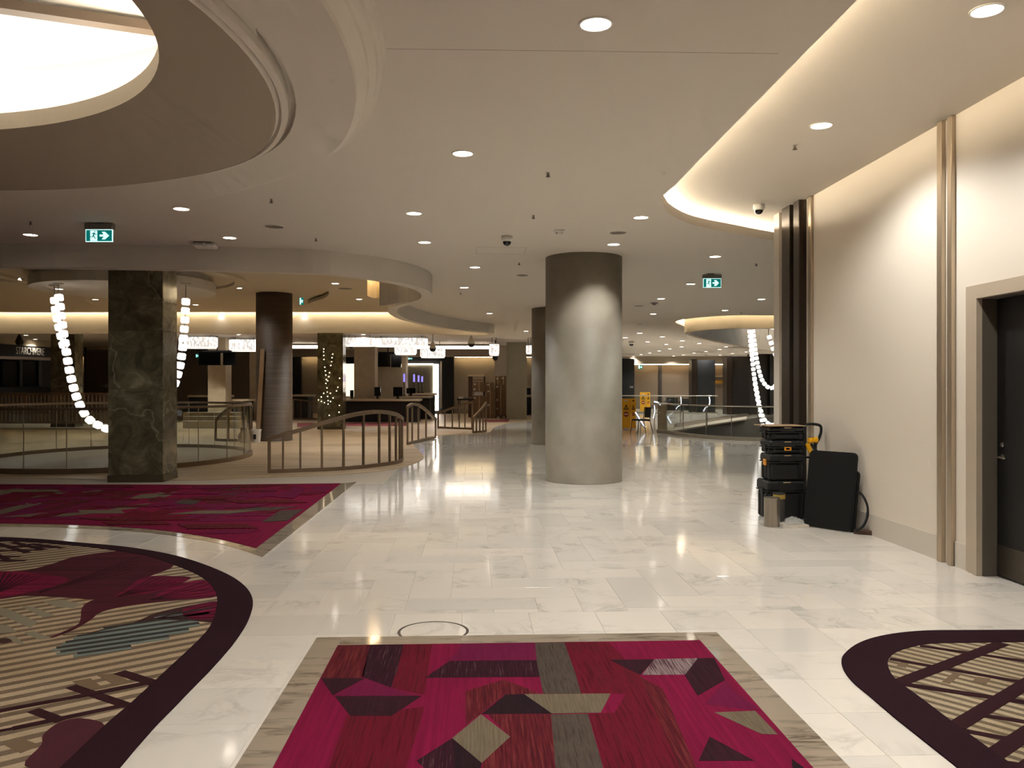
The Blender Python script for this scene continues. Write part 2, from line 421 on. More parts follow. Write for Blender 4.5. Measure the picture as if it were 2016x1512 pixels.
def travertine():
    m = bpy.data.materials.new('lounge_floor'); nt, N, L, P = nodes(m); pos = world_pos(N, L)
    mp = mapping(N, L, pos, (.35, 3.2, 1)); n = N.new('ShaderNodeTexNoise'); n.inputs['Scale'].default_value = 1.2; n.inputs['Detail'].default_value = 6
    L.new(mp.outputs[0], n.inputs['Vector'])
    r = ramp(N, [(.3, lin((150, 126, 96))), (.5, lin((176, 152, 120))), (.7, lin((192, 168, 138)))]); L.new(n.outputs['Fac'], r.inputs['Fac'])
    L.new(r.outputs[0], P.inputs['Base Color']); P.inputs['Roughness'].default_value = .4
    MATS['lounge_floor'] = m; return m
m_lounge = travertine()
def ribbed():
    m = bpy.data.materials.new('brown_ribbed'); nt, N, L, P = nodes(m); pos = world_pos(N, L)
    mp = mapping(N, L, pos, (.4, .4, 30)); n = N.new('ShaderNodeTexNoise'); n.inputs['Scale'].default_value = 1.5; n.inputs['Detail'].default_value = 3
    L.new(mp.outputs[0], n.inputs['Vector'])
    r = ramp(N, [(.3, lin((66, 52, 40))), (.7, lin((94, 76, 58)))]); L.new(n.outputs['Fac'], r.inputs['Fac']); L.new(r.outputs[0], P.inputs['Base Color'])
    b = N.new('ShaderNodeBump'); b.inputs['Strength'].default_value = .4; b.inputs['Distance'].default_value = .02
    L.new(n.outputs['Fac'], b.inputs['Height']); L.new(b.outputs['Normal'], P.inputs['Normal']); P.inputs['Roughness'].default_value = .55
    MATS['brown_ribbed'] = m; return m
m_rib = ribbed()

# ================================================================ STRUCTURE
ZC, ZR, ZL = 3.82, 4.03, 4.40           # main ceiling, raised soffit on the right, lounge ceiling
WX = 4.29                               # face of the right-hand wall

# ---- floor with the escalator well
well = [Z(*p) for p in ((1314, 854), (1360, 861), (1430, 865), (1500, 868), (1600, 871), (1700, 850), (1640, 815), (1560, 815), (1490, 822), (1400, 838))]
floor_g = g_flat([(-32, -4), (40, -4), (40, 64), (-32, 64)], [well], -.003)
floor = struct(put('floor', floor_g, m_floor))
put('well_wall', g_ribbon([at_z(well, -.003), at_z(well, -3.5)]), M('well_grey', (92, 88, 82), .6), floor)
put('well_bottom', g_flat(well, [], -3.5), m_dgrey, floor)

# carpets' outlines (plan)
def px_poly(pts, sc=1., ox=0., oy=0.): return [Z(ox + p[0] / sc, oy + p[1] / sc) for p in pts]
# front rug, square to the wall
RX0, RX1 = Z(665, 1272).x, Z(1378, 1262).x
RY = (Z(665, 1272).y + Z(1378, 1262).y) / 2
BX0, BX1 = Z(624, 1255).x, Z(1412, 1246).x
BY = (Z(624, 1255).y + Z(1412, 1246).y) / 2
rug_front = [(RX0, 2.2), (RX1, 2.2), (RX1, RY), (RX0, RY)]
# floral carpet on the left
LO = [(-420, 430), (-200, 398), (0, 392), (200, 402), (400, 420), (600, 438), (800, 470), (950, 510), (1100, 570), (1190, 630), (1230, 700), (1210, 790), (1150, 890), (1050, 1010), (900, 1165), (740, 1330), (585, 1512), (400, 1740)]
LI = [(-420, 470), (-200, 425), (0, 412), (200, 420), (400, 437), (540, 455), (700, 480), (800, 510), (950, 570), (1020, 620), (1055, 680), (1050, 750), (1020, 830), (950, 910), (800, 1050), (650, 1190), (500, 1320), (300, 1512), (60, 1740)]
lo = spline(px_poly(LO, 2.471, 0, 900), 4); li = spline(px_poly(LI, 2.471, 0, 900), 4)
lcl = [Vector((-5.5, 2.6, 0)), Vector((-6.5, 6.0, 0))]
floral_out = [Vector((p.x, p.y, 0)) for p in lo] + lcl
floral_in = [Vector((p.x, p.y, 0)) for p in li] + lcl
# right carpet
RO = [(2900, 380), (2400, 360), (1959, 353), (1500, 355), (1150, 358), (900, 378), (700, 415), (550, 470), (450, 545), (415, 610), (440, 700), (520, 800), (640, 900), (850, 1080), (1100, 1280), (1390, 1512), (1800, 1850)]
RI = [(2900, 475), (2400, 460), (1959, 455), (1600, 460), (1180, 468), (1000, 500), (870, 545), (815, 600), (810, 660), (850, 745), (950, 830), (1100, 940), (1350, 1130), (1680, 1370), (1850, 1490), (2250, 1800)]
ro = spline(px_poly(RO, 4.296, 1560, 1160), 4); ri = spline(px_poly(RI, 4.296, 1560, 1160), 4)
rcl = [Vector((3.6, 3.0, 0))]
right_out = ro + rcl; right_in = ri + rcl
# magenta carpet further back
bk_out_near = [(-420, 1052), (-200, 1040), (0, 1037), (150, 1040), (300, 1050), (430, 1070), (516, 1097)]
bk_in_near = [(-420, 1045), (-200, 1034), (0, 1031), (150, 1034), (300, 1043), (420, 1060), (504, 1080)]
back_out = [Vector(p) for p in spline([Z(*p) for p in bk_out_near], 4)] + [Z(702, 949), Z(400, 953), Z(0, 952), Z(-420, 952)]
back_in = [Vector(p) for p in spline([Z(*p) for p in bk_in_near], 4)] + [Z(672, 952), Z(400, 955), Z(0, 954), Z(-420, 954)]

# ---- floor tiles: herringbone field, square courses around it
TW = .32; HX, HY0 = -.507, 5.96; HB = (-1.5, 5.87, WX, 17.0)
tiles = []
def clip(a, b):
    x0, y0, x1, y1 = a; u0, v0, u1, v1 = b
    r = (max(x0, u0), max(y0, v0), min(x1, u1), min(y1, v1))
    return r if r[2] - r[0] > .03 and r[3] - r[1] > .03 else None
for i in range(-6, 18):
    for j in range(-4, 37):
        k = (i - j) % 6
        x0, y0 = HX + i * TW, HY0 + j * TW
        if k == 0: r = (x0, y0, x0 + 3 * TW, y0 + TW)
        elif k == 5: r = (x0, y0, x0 + TW, y0 + 3 * TW)
        else: continue
        r = clip(r, HB)
        if r: tiles.append(r)
GS = .47
for i in range(-8, 17):
    for j in range(6):
        x1 = -1.5 + (i + 1) * GS + (.0); x0 = x1 - GS
        y1 = 5.87 - j * GS; y0 = y1 - GS
        if x0 >= 4.28: continue
        tiles.append((x0, max(y0, 3.1), min(x1, WX), y1)) if y1 > 3.2 else None
for i in range(-20, 0):
    for j in range(18):
        x0 = -1.5 + i * GS; y0 = 5.87 + j * GS
        if y0 < 13.6: tiles.append((x0, y0, x0 + GS, min(y0 + GS, 13.75)))
carpets = [rug_front, [(p[0], p[1]) for p in floral_out], [(p[0], p[1]) for p in right_out], [(p[0], p[1]) for p in back_out], [(BX0, 2.), (BX1, 2.), (BX1, BY), (BX0, BY)]]
def hidden(r):
    cs = [(r[0], r[1]), (r[2], r[1]), (r[2], r[3]), (r[0], r[3]), ((r[0] + r[2]) / 2, (r[1] + r[3]) / 2)]
    return any(all(inside(c, poly) for c in cs) for poly in carpets)
def in_view(r):
    x, y = (r[0] + r[2]) / 2, (r[1] + r[3]) / 2
    if y < 3.2: return False
    px = CX + FPX * ((x * CA - y * SA) / (x * SA + y * CA))
    return -60 < px < 2076
tiles = [r for r in tiles if not hidden(r) and in_view(r)]
tiles.sort(key=lambda r: r[3])
put('grout_bed', g_box(-12, WX, 2.5, HB[3] - .02, -.0028, -.0018), m_grout, floor)
GAP, CH = .0012, .0015
def tile_geo(w, h):
    a, b = GAP, GAP + CH
    V = [(a, a, -.0018), (w - a, a, -.0018), (w - a, h - a, -.0018), (a, h - a, -.0018), (b, b, 0), (w - b, b, 0), (w - b, h - b, 0), (b, h - b, 0)]
    F = [(4, 5, 6, 7), (0, 1, 5, 4), (1, 2, 6, 5), (2, 3, 7, 6), (3, 0, 4, 7)]
    return V, F
tmesh = {}
for r in tiles[:295]:
    key = (round(r[2] - r[0], 3), round(r[3] - r[1], 3))
    if key not in tmesh:
        g = tile_geo(*key); me = bpy.data.meshes.new('floor_tile'); me.from_pydata(g[0], [], g[1]); me.materials.append(m_tile); tmesh[key] = me
    o = bpy.data.objects.new('floor_tile', tmesh[key]); o.location = (r[0], r[1], 0); link(o, floor)
gs = [g_move(tile_geo(r[2] - r[0], r[3] - r[1]), (r[0], r[1], 0)) for r in tiles[295:]]
o = put('distant_tiling', g_join(*gs), m_tile, floor); o['kind'] = 'stuff'
# round access cover let into the tiles
c = Z(853, 1243); RR = .225
acc = thing('floor_access_cover', 'round access cover let into the white marble above the front rug', 'floor cover', (c.x, c.y, 0))
put('ring', g_lathe([(RR - .010, .0004), (RR, .0016), (RR + .006, .0016), (RR + .008, .0004)], 48, (c.x, c.y, 0)), M('cover_ring', (92, 80, 68), .35, metal=.6), acc)
put('cover_disc', g_lathe([(RR - .010, .0002), (RR - .012, .0008), (.001, .0008)], 48, (c.x, c.y, 0)), m_tile, acc)

# ---- lounge floor finish
lf = [(-420, 940), (0, 941), (350, 946), (530, 940), (680, 934), (780, 923), (826, 908), (834, 897), (822, 884), (814, 875), (820, 866), (850, 859), (900, 855), (960, 852), (975, 840), (1010, 832), (1050, 828)]
lfp = spline([Z(*p) for p in lf], 4) + [Z(1050, 812), Z(600, 812), Z(-420, 812)]
struct(put('floor_lounge', g_prism(lfp, -.002, .004), m_lounge))

# ---- main ceiling with its openings
edge = [(2.19, -4), (2.19, 4.0), (2.19, 8.0), (2.20, 9.0)]
lipc = [(1303, 388), (1304, 396), (1309, 408), (1321, 422), (1351, 438), (1387, 448), (1441, 458), (1494, 468), (1537, 475)]
lip_path = [Vector((*p, 0)) for p in edge[:-1]] + spline([Vector((2.20, 9.0, 0))] + [Z(px, py, ZC) for px, py in lipc], 5)
lip_path = [Vector((p.x, p.y, 0)) for p in lip_path] + [Vector((7.5, 13.4, 0))]
# lounge bulkhead path in plan: (px, depth, lower edge height)
bh = [(None, (-20, 12.4), 3.46), (-300, 12.8, 3.46), (0, 12.84, 3.46), (200, 12.95, 3.46), (400, 13.1, 3.45), (560, 13.3, 3.44), (650, 13.5, 3.44), (750, 14.2, 3.44), (800, 14.8, 3.44), (830, 15.4, 3.44), (846, 16.0, 3.44), (851, 16.7, 3.44), (846, 17.4, 3.44), (830, 18.0, 3.44), (805, 18.6, 3.44), (788, 19.2, 3.44), (782, 20, 3.44), (784, 20.8, 3.44), (800, 22.3, 3.44), (830, 24, 3.45), (880, 26.2, 3.46), (940, 28.2, 3.48), (966, 28.8, 3.48), (973, 29.6, 3.49), (962, 30.8, 3.52), (930, 31.4, 3.56), (800, 31.5, 3.62), (600, 31.5, 3.62), (300, 31.5, 3.62), (0, 31.5, 3.62), (None, (-22, 31.6), 3.62)]
bp = []
for px, t, zb in bh:
    if px is None: bp.append(Vector((t[0], t[1], zb)))
    else:
        p = D(px, HY, t); bp.append(Vector((p.x, p.y, zb)))
bsp = spline(bp, 5)
b_out = [Vector((p.x, p.y, 0)) for p in bsp]
b_in = offset(b_out, .22)
zb = [p.z for p in bsp]
def ell(cx, cy, a, b, n=72, z=0.): return [Vector((cx + a * cos(2 * pi * k / n), cy + b * sin(2 * pi * k / n), z)) for k in range(n)]
OC = (-4.3, 4.3, 2.55, 2.3)
ocu_big = ell(OC[0], OC[1], OC[2] + .7, OC[3] + .7)
# drum over the escalators
dr = [(14.0, 25.2), (9.5, 25.3), (7.9, 25.4), (6.95, 26.6), (6.8, 27.8), (7.3, 29.2), (8.6, 31.9), (11.3, 36.6), (14.4, 41.5), (18, 46), (24, 50), (26, 30)]
drum = [Vector((p.x, p.y, 0)) for p in spline([Vector((*p, 0)) for p in dr], 6, True)]
outer = [(-32, -4)] + [(p.x, p.y) for p in lip_path] + [(40, 14), (40, 64), (-32, 64)]
struct(put('ceiling', g_flat(outer, [b_out, ocu_big, drum], ZC, True), m_ceil))
CEIL = bpy.data.objects['ceiling']
put('plaster_joint', g_move(g_box(0, 2.6, -.002, .002, -.0006, .0006), Z(760, 96, ZC), -YAW + .03), M('joint_line', (120, 108, 94), .8), CEIL)  # thin darker line along the plaster joint
# upstand and cove of the raised soffit
lp = lip_path
lp_back = offset(lp, .30)
put('cove_lip', g_ribbon([at_z(lp, ZC), at_z(lp, ZC + .12), at_z(offset(lp, .03), ZC + .12), at_z(offset(lp, .03), ZC + .012), at_z(lp_back, ZC + .012), at_z(lp_back, ZR + .02)], False), m_ceil, CEIL)
put('cove_light', g_tube(at_z(offset(lp, .11), ZC + .132), .012, 6), m_cove, CEIL)
soff = [(p.x, p.y) for p in lp_back] + [(7.5, 13.0), (7.5, -4)]
struct(put('ceiling_raised', g_flat([(p.x, p.y) for p in lp_back] + [(7.5, -4)], [], ZR, True), m_ceil))

# plaster medallion on the left with the lit oculus
def zA(y): 
    s = min(1, max(0, (y - 6.6) / 2.6)); s = s * s * (3 - 2 * s); return 3.62 + .13 * s
N_ = 120
def loop(cx, cy, a, b): return [(cx + a * cos(2 * pi * k / N_), cy + b * sin(2 * pi * k / N_)) for k in range(N_)]
cA = (-6.5, 5.0, 5.93, 5.93)
def LA(shrink, dz=None, full=0.): 
    out = []
    for x, y in loop(cA[0], cA[1], cA[2] - shrink, cA[3] - shrink):
        zb_ = zA(y); out.append(Vector((x, y, zb_ + (ZC - zb_) * full)))
    return out
ringA = [LA(0, full=1.0), LA(.015, full=.80), LA(.05, full=.78), LA(.06, full=.62), LA(.11, full=.55), LA(.12, full=.40), LA(.19, full=.16), LA(.20, full=0)]
Bc = (-5.2, 5.2)
def LB(r, dz): return [Vector((x, y, zA(y) + dz)) for x, y in loop(Bc[0], Bc[1], r, r)]
def LO_(s, z): return [Vector((x, y, z)) for x, y in loop(OC[0], OC[1], OC[2] + s, OC[3] + s)]
put('medallion_cornice', g_ribbon(ringA), m_ceil, CEIL)
def zs(p): return 3.58
put('medallion_field', g_ribbon([LA(.20, full=0), LB(4.0, 0)]), m_ceil, CEIL)
put('medallion_bead', g_ribbon([LB(4.0, 0), LB(4.0, .05), LB(3.95, .05), LB(3.945, -.035), LB(3.90, -.045), LB(3.885, -.02), LB(3.86, -.055)]), m_ceil, CEIL)
inner = LB(3.86, -.055)
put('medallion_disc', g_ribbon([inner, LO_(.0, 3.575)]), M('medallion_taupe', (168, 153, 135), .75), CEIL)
put('oculus_lip', g_ribbon([LO_(0, 3.575), LO_(0, 3.70), LO_(.03, 3.70), LO_(.03, 3.64), LO_(.55, 3.64), LO_(.55, 4.28)]), m_ceil, CEIL)
ct = LO_(.55, 4.28)
put('oculus_ceiling', g_flat([(p.x, p.y) for p in ct], [], 4.28, True), M('oculus_paint', (232, 224, 210), .7), CEIL)
put('oculus_light', g_tube(LO_(.20, 3.69), .02, 6, True), m_cove_oc, CEIL)
a_, b_ = Z(-160, -12, 4.22), Z(345, 62, 4.22)
put('oculus_dark_strip', g_bar([a_, b_], .11, .07), M('strip_brown', (74, 60, 46), .6), CEIL)  # dark brown strip running across the oculus ceiling

# lounge ceiling, bulkhead and the wash light along its back
bo = at_z(b_out, ZC)
put('bulkhead', g_ribbon([at_z(b_out, ZC), [Vector((p.x, p.y, z)) for p, z in zip(b_out, zb)], [Vector((p.x, p.y, z)) for p, z in zip(b_in, zb)], at_z(b_in, ZL + .3)], False), m_ceil, CEIL)
b_in2 = offset(b_out, .50)
lounge_out = [(q.x, q.y) if (p.y > 17.6 and k > 40) else (r_.x, r_.y) for k, (p, q, r_) in enumerate(zip(b_out, b_in2, b_in))]
lc = struct(put('ceiling_lounge', g_flat(lounge_out, [], ZL, True), M('lounge_ceiling_paint', (204, 190, 166), .75)))
put('slot_cover', g_flat([(p.x, p.y) for p in b_in], [], ZL + .3, True), m_ceil, lc)
seg = [k for k, p in enumerate(b_out) if p.y > 17.6 and k > 40]
put('wash_light', g_tube(at_z([offset(b_out, .36)[k] for k in seg], ZL + .12), .015, 6), m_cove_soft, lc)
# lit pocket and return panel at the neck of the bulkhead
np_ = [D(749, HY, 18.9), D(765, HY, 18.7), D(785, HY, 18.35), D(806, HY, 18.1)]
put('neck_panel', g_bar([Vector((p.x, p.y, 3.94)) for p in np_], .06, .98), m_ceil, lc)
nk = [D(723, HY, 19.2), D(730, HY, 19.6), D(740, HY, 19.8), D(750, HY, 19.6)]
nk = spline([Vector((p.x, p.y, 0)) for p in nk], 4)
put('neck_pocket', g_ribbon([at_z(nk, 3.72), at_z(nk, 4.39)], False), m_panelw, lc)
put('pocket_light', g_tube(at_z([p + Vector((.05, -.18, 0)) for p in nk[3:-2]], 4.33), .014, 6), m_cove_soft, lc)
# dropped wave layer on the lounge ceiling
wv = [(470, 531), (520, 541), (560, 549), (612, 560), (640, 569), (648, 577), (640, 586), (618, 593), (607, 599), (618, 605), (660, 610), (720, 613), (780, 614)]
wvp = spline([Z(px, py, ZL - .14) for px, py in wv], 4)
back = [Z(px, py, ZL - .14) for px, py in ((775, 600), (755, 565), (725, 540), (640, 526), (560, 522), (480, 523))]
put('ceiling_wave_layer', g_prism([(p.x, p.y) for p in wvp + back], ZL - .14, ZL - .05), MATS['lounge_ceiling_paint'], lc)
wl = [(-60, 553), (0, 554), (60, 562), (130, 578), (175, 596), (186, 606), (170, 611), (100, 614), (0, 612), (-60, 611)]
wlp = spline([Z(px, py, ZL - .08) for px, py in wl], 4)
put('ceiling_wave_layer', g_prism([(p.x, p.y) for p in wlp], ZL - .08, ZL), MATS['lounge_ceiling_paint'], lc)
# round canopy that carries the left chandelier
cc = D(248, HY, 20.7); RC = 2.12
can = put('ceiling_canopy', g_lathe([(RC - .18, 4.60 - 4.0), (RC - .18, .24), (RC, .24), (RC, 0), (.01, 0)], 64, (cc.x, cc.y, 4.0)), m_ceil, lc)
cr = g_lathe([(RC + .9, -.003), (RC + .9, -.07), (RC + .6, -.07), (RC + .6, -.006)], 64, (cc.x - .2, cc.y + .2, ZL))
put('ceiling_ring', cr, MATS['lounge_ceiling_paint'], lc)

# ---- drum over the escalator well
dz0, dz1 = 3.44, ZC
d_in = offset(drum, -.35, True); d_o = offset(drum, .45, True)
ar = sum(drum[k].x * drum[(k + 1) % len(drum)].y - drum[(k + 1) % len(drum)].x * drum[k].y for k in range(len(drum)))
sgn = 1 if ar > 0 else -1
d_in = offset(drum, .40 * sgn, True); d_co = offset(drum, .02 * sgn, True)
d_face = offset(drum, .30 * sgn, True)
put('atrium_drum', g_ribbon([at_z(d_face, 4.25), at_z(d_face, dz0), at_z(offset(drum, .5 * sgn, True), dz0), at_z(offset(drum, .5 * sgn, True), dz0 + .002)]), M('drum_plaster', (196, 180, 150), .6), CEIL)
put('atrium_inner_wall', g_ribbon([at_z(offset(drum, .5 * sgn, True), dz0), at_z(offset(drum, .5 * sgn, True), 4.6)]), m_concrete, CEIL)
put('atrium_slot', g_ribbon([at_z(drum, ZC), at_z(drum, 4.25), at_z(d_face, 4.25)]), m_ceil, CEIL)
put('atrium_slot_light', g_tube(at_z(offset(drum, .08 * sgn, True), 4.0), .015, 6, True), m_cove_drum, CEIL)
put('atrium_ceiling', g_flat([(p.x, p.y) for p in offset(drum, .45 * sgn, True)], [], 4.6, True), m_concrete, CEIL)
put('atrium_ceiling_glow', g_box(11.5, 24, 36.5, 48.5, 4.56, 4.59), M('atrium_glow', (255, 250, 240), .6, emit=(255, 246, 232), es=2.2), CEIL)  # emissive panel stands in for the brightly lit part of the atrium ceiling

# ---- walls
DY0, DY1, DZ = 5.86, 6.83, 2.35
wr = g_join(g_box(WX, WX + .3, -4, DY0, 0, 4.4), g_box(WX, WX + .3, DY1, 11.5, 0, 4.4), g_box(WX, WX + .3, DY0, DY1, DZ, 4.4))
wall_r = struct(put('wall_right', wr, m_wall))
struct(put('baseboard_right', g_join(g_box(WX - .015, WX + .01, DY1 + .2, 7.205, 0, .225), g_box(WX - .015, WX + .01, 7.455, 11.4, 0, .225)), m_base))
def wall_px(px, y): return (px - CX) / FPX
tr = thing('door_frame', 'moulded pale frame around the dark door at the right edge', 'door frame', (WX, DY1, 0))
def prof(z0, z1, y0, y1): return None
for (n, y0, y1, pr) in (('outer_moulding', DY1 + .15, DY1 + .20, .02), ('casing', DY1 + .055, DY1 + .15, .035), ('inner_moulding', DY1, DY1 + .055, .05)):
    k = y0 - DY1; k1 = y1 - DY1
    g = g_join(g_box(WX - pr, WX + .01, y0, y1, 0, DZ + k1 * .6), g_box(WX - pr, WX + .01, DY0 - k1, y0, DZ + k * .6, DZ + k1 * .6), g_box(WX - pr, WX + .01, DY0 - k1, DY0 - k, 0, DZ + k * .6))
    put(n, g, M('door_frame_paint', (180, 164, 144), .4), tr)
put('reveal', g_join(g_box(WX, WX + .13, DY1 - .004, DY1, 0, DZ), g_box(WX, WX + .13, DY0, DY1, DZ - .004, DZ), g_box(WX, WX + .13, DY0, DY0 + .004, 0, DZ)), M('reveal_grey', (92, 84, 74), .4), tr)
dr_ = struct(put('door_1', g_rbox(WX + .125, WX + .17, DY0 + .006, DY1 - .006, .008, DZ - .006, .004), M('door_black', (9, 8, 7), .5)))
put('kick_plate', g_box(WX + .122, WX + .126, DY0 + .05, DY1 - .012, .02, .27), M('kick_steel', (88, 80, 70), .35, metal=.8), dr_)
hz = zat(905, 6.68)
hd = put('handle', g_join(g_lathe([(.026, 0), (.026, .008), (.012, .010)], 16)), m_chrome, None)
hd.parent = dr_; hd.matrix_parent_inverse = Matrix.Identity(4); hd.location = (WX + .125, DY1 - .09, hz); hd.rotation_euler = (0, -pi / 2, 0)
put('lever', g_tube([(WX + .125, DY1 - .09, hz), (WX + .075, DY1 - .09, hz), (WX + .07, DY1 - .12, hz), (WX + .07, DY1 - .21, hz - .004)], .010, 8), m_chrome, dr_)
put('deadbolt', g_move(g_lathe([(.022, 0), (.022, .012), (.010, .016), (.009, .026), (.001, .027)], 16), (WX + .125, DY1 - .09, zat(880, 6.68)), 0, 0, -pi / 2), m_chrome, dr_)
# metal strips applied to the wall
s1 = tag(put('wall_strip', g_rbox(WX - .042, WX + .005, 7.375, 7.45, .0, ZR, .004), m_bronze), 'tall brushed bronze strip on the cream wall, the one farther from the door', 'wall trim', 'bronze strips')
s2 = tag(put('wall_strip', g_rbox(WX - .042, WX + .005, 7.215, 7.285, .0, ZR, .004), m_bronze), 'tall brushed bronze strip on the cream wall, the one nearer the door', 'wall trim', 'bronze strips')
s3 = tag(put('wall_strip', g_rbox(WX - .035, WX + .005, 10.33, 10.42, .0, ZR, .004), m_bronze), 'tall brushed bronze strip beside the two dark fins on the cream wall', 'wall trim', 'bronze strips')
f2 = tag(put('wall_fin', g_rbox(WX - .10, WX + .005, 10.55, 10.74, .0, ZR, .006), m_dbronze), 'dark bronze wall fin nearer the camera, beside the cream wall', 'wall trim', 'dark fins')
f1 = tag(put('wall_fin', g_rbox(WX - .105, WX + .005, 10.86, 11.14, .0, ZR, .006), m_dbronze), 'dark bronze wall fin at the far corner of the cream wall', 'wall trim', 'dark fins')
struct(put('trim_1', g_box(WX - .06, WX + .32, 11.36, 11.56, 0, ZR), m_base))
# wall decal
dc = D(1830, 909, 0.1); 
yy = WX / ((1830 - CX) / FPX * CA + SA); yy *= (-(1830 - CX) / FPX * SA + CA)
zz = EYE + (HY - 909) / FPX * (WX / ((1830 - CX) / FPX * CA + SA))
tag(put('wall_sticker', g_box(WX - .0015, WX + .001, yy - .02, yy + .02, zz - .04, zz + .03), M('tape', (226, 216, 202), .6)), 'small scrap of pale tape stuck on the cream wall', 'tape')

# far walls
T_B = 50.0
wb = thing('wall_back', 'x', 'x'); del wb['label']; del wb['category']; struct(wb)
def wb_part(name, px0, px1, py0, py1, t, dep, mat): return put(name, g_cam(px0, px1, py0, py1, t, dep), mat, wb)
wb_part('wall_panel', -260, 575, 690, 815, T_B, .3, m_taupe)
wb_part('wall_panel', 575, 592, 700, 815, T_B - .3, .3, m_blackm)
wb_part('wall_panel', 592, 1150, 690, 815, T_B, .3, m_taupe)
wb_part('ceiling_drop', -260, 1150, 688, 702, T_B - 1.2, .5, m_taupe)
a = D(592, 701, T_B - .35); b = D(626, 701, T_B - .35); put('wash_light', g_bar([a, b], .03, .03), m_wash_far, wb)
a = D(896, 703, T_B - .35); b = D(975, 703, T_B - .35); put('wash_light', g_bar([a, b], .03, .03), m_wash_far, wb)
a = D(1036, 703, T_B - .35); b = D(1050, 703, T_B - .35); put('wash_light', g_bar([a, b], .03, .03), m_wash_far, wb)
a = D(100, 688, T_B - .35); b = D(215, 700, T_B - .35); put('wash_light', g_bar([a, b], .03, .03), m_wash_far, wb)
# portal with the lit recess
wb_part('portal_surround', 795, 893, 702, 815, T_B - .5, .45, m_blackm)
wb_part('portal_back', 798, 853, 717, 800, T_B - .55, .03, M('portal_wall', (120, 114, 96), .5))
wb_part('portal_frame', 867, 870, 711, 804, T_B - .60, .08, m_bronze)
put('portal_glow', g_cam(853, 863, 717, 808, T_B - .60, .05), m_tubeL, wb)
put('portal_glow', g_cam(798, 853, 716, 718, T_B - .62, .05), m_tubeL, wb)
put('portal_glow', g_cam(681, 698, 716, 780, T_B - .5, .05), M('panel_glow', (255, 240, 210), .5, emit=(255, 236, 200), es=1.5), wb)
wb_part('portal_surround', 676, 700, 700, 716, T_B - .6, .1, m_blackm)
T_R = 61.0
wf = thing('wall_far', 'x', 'x'); del wf['label']; del wf['category']; struct(wf)
def wf_part(name, px0, px1, py0, py1, t, dep, mat): return put(name, g_cam(px0, px1, py0, py1, t, dep), mat, wf)
wf_part('wall_panel', 1150, 1700, 716, 806, T_R, .3, M('far_wall', (120, 104, 86), .6))
wf_part('ceiling_drop', 1150, 1700, 702, 716, T_R - 1.0, 1.0, m_taupe)
for p0, p1 in ((1249, 1362), (1408, 1431)):
    a = D(p0, 717.5, T_R - .45); b = D(p1, 717.5, T_R - .45); put('wash_light', g_bar([a, b], .04, .03), m_wash_far, wf)
wf_part('wall_return', 1297, 1303, 718, 800, T_R - .1, .1, m_dgrey)

# ================================================================ CARPETS
# ---- front rug, its stone border
rug = thing('front_rug', 'magenta patchwork rug in the foreground framed by grey stone', 'rug', ((RX0 + RX1) / 2, 4.0, 0))
put('pile', g_prism(rug_front, -.001, .006), c_mag, rug)
NP = 0; NL = 0
def patch(pts, mat, parent=rug, sc=1.68, ox=460, oy=1160, z=.0066, name='carpet_patch', limit=None):
    poly = [Z(ox + p[0] / sc, oy + p[1] / sc, z) for p in pts]
    if limit:
        poly = [Vector((min(max(p.x, limit[0]), limit[1]), min(max(p.y, limit[2]), limit[3]), z)) for p in poly]
    return put(name, g_prism(poly, z - .0012, z), mat, parent)
LIM = (RX0 + .002, RX1 - .002, 2.2, RY - .002)
S = 3.4759; O = (560, 1230)
def pa(pts, mat, z=.0066): patch(pts, mat, rug, S, O[0], O[1], z, limit=LIM)
def pb(pts, mat, z=.0066): patch(pts, mat, rug, 1.68, 460, 1160, z, limit=LIM)
pa([(370, 135), (585, 135), (540, 350), (520, 365), (250, 365)], c_redb)
pa([(585, 135), (815, 135), (775, 300), (730, 430), (530, 355)], c_stk)
pa([(815, 135), (1010, 132), (980, 340), (960, 480), (735, 430), (775, 300)], c_red)
pa([(1215, 128), (1715, 122), (1725, 242), (1110, 246), (1180, 190)], c_magp)
pa([(250, 365), (550, 365), (330, 483)], c_dkp, .0069)
pa([(550, 365), (745, 440), (920, 485), (345, 485)], c_magp)
pa([(345, 488), (940, 486), (735, 622), (450, 622)], c_dkp, .0069)
pa([(1130, 248), (1735, 242), (1770, 355), (960, 362)], c_stk, .0067)
pa([(1715, 122), (1915, 120), (1990, 330), (2030, 470), (1770, 470), (1725, 242)], c_grey, .0069)
pa([(1240, 455), (1500, 375), (1740, 465), (1640, 475), (1500, 478), (1350, 605), (1240, 680)], c_redb)
pa([(1510, 478), (1640, 474), (1830, 606), (1350, 610)], c_blk, .0069)
pa([(1640, 474), (2232, 470), (2165, 600), (1830, 606)], c_beige, .0072)
pa([(1345, 612), (1545, 765), (1350, 945), (1148, 775)], c_beige, .0069)
pa([(1148, 775), (1350, 945), (1345, 985), (960, 985), (905, 930)], c_stk, .0067)
pa([(1160, 790), (1340, 940), (1340, 985), (1165, 985)], c_blk, .0070)
pa([(1390, 612), (1830, 608), (1880, 985), (1360, 985), (1350, 945), (1545, 765)], c_redb, .0065)
pa([(430, 625), (960, 560), (830, 985), (300, 985)], c_red, .0065)
pa([(0, 640), (250, 380), (330, 486), (420, 622), (300, 985), (-200, 985)], c_mag, .0065)
pb([(1050, 414), (1172, 412), (1225, 600), (1065, 600)], c_grey, .0067)
pb([(1095, 176), (1240, 175), (1345, 283), (1400, 400), (1480, 600), (1228, 600), (1175, 412), (1260, 408), (1298, 345), (1140, 343)], c_red, .0064)
pb([(1243, 233), (1392, 232), (1345, 283)], c_dkp, .0069)
pb([(1392, 231), (1535, 228), (1495, 282), (1350, 283)], c_wstk, .0069)
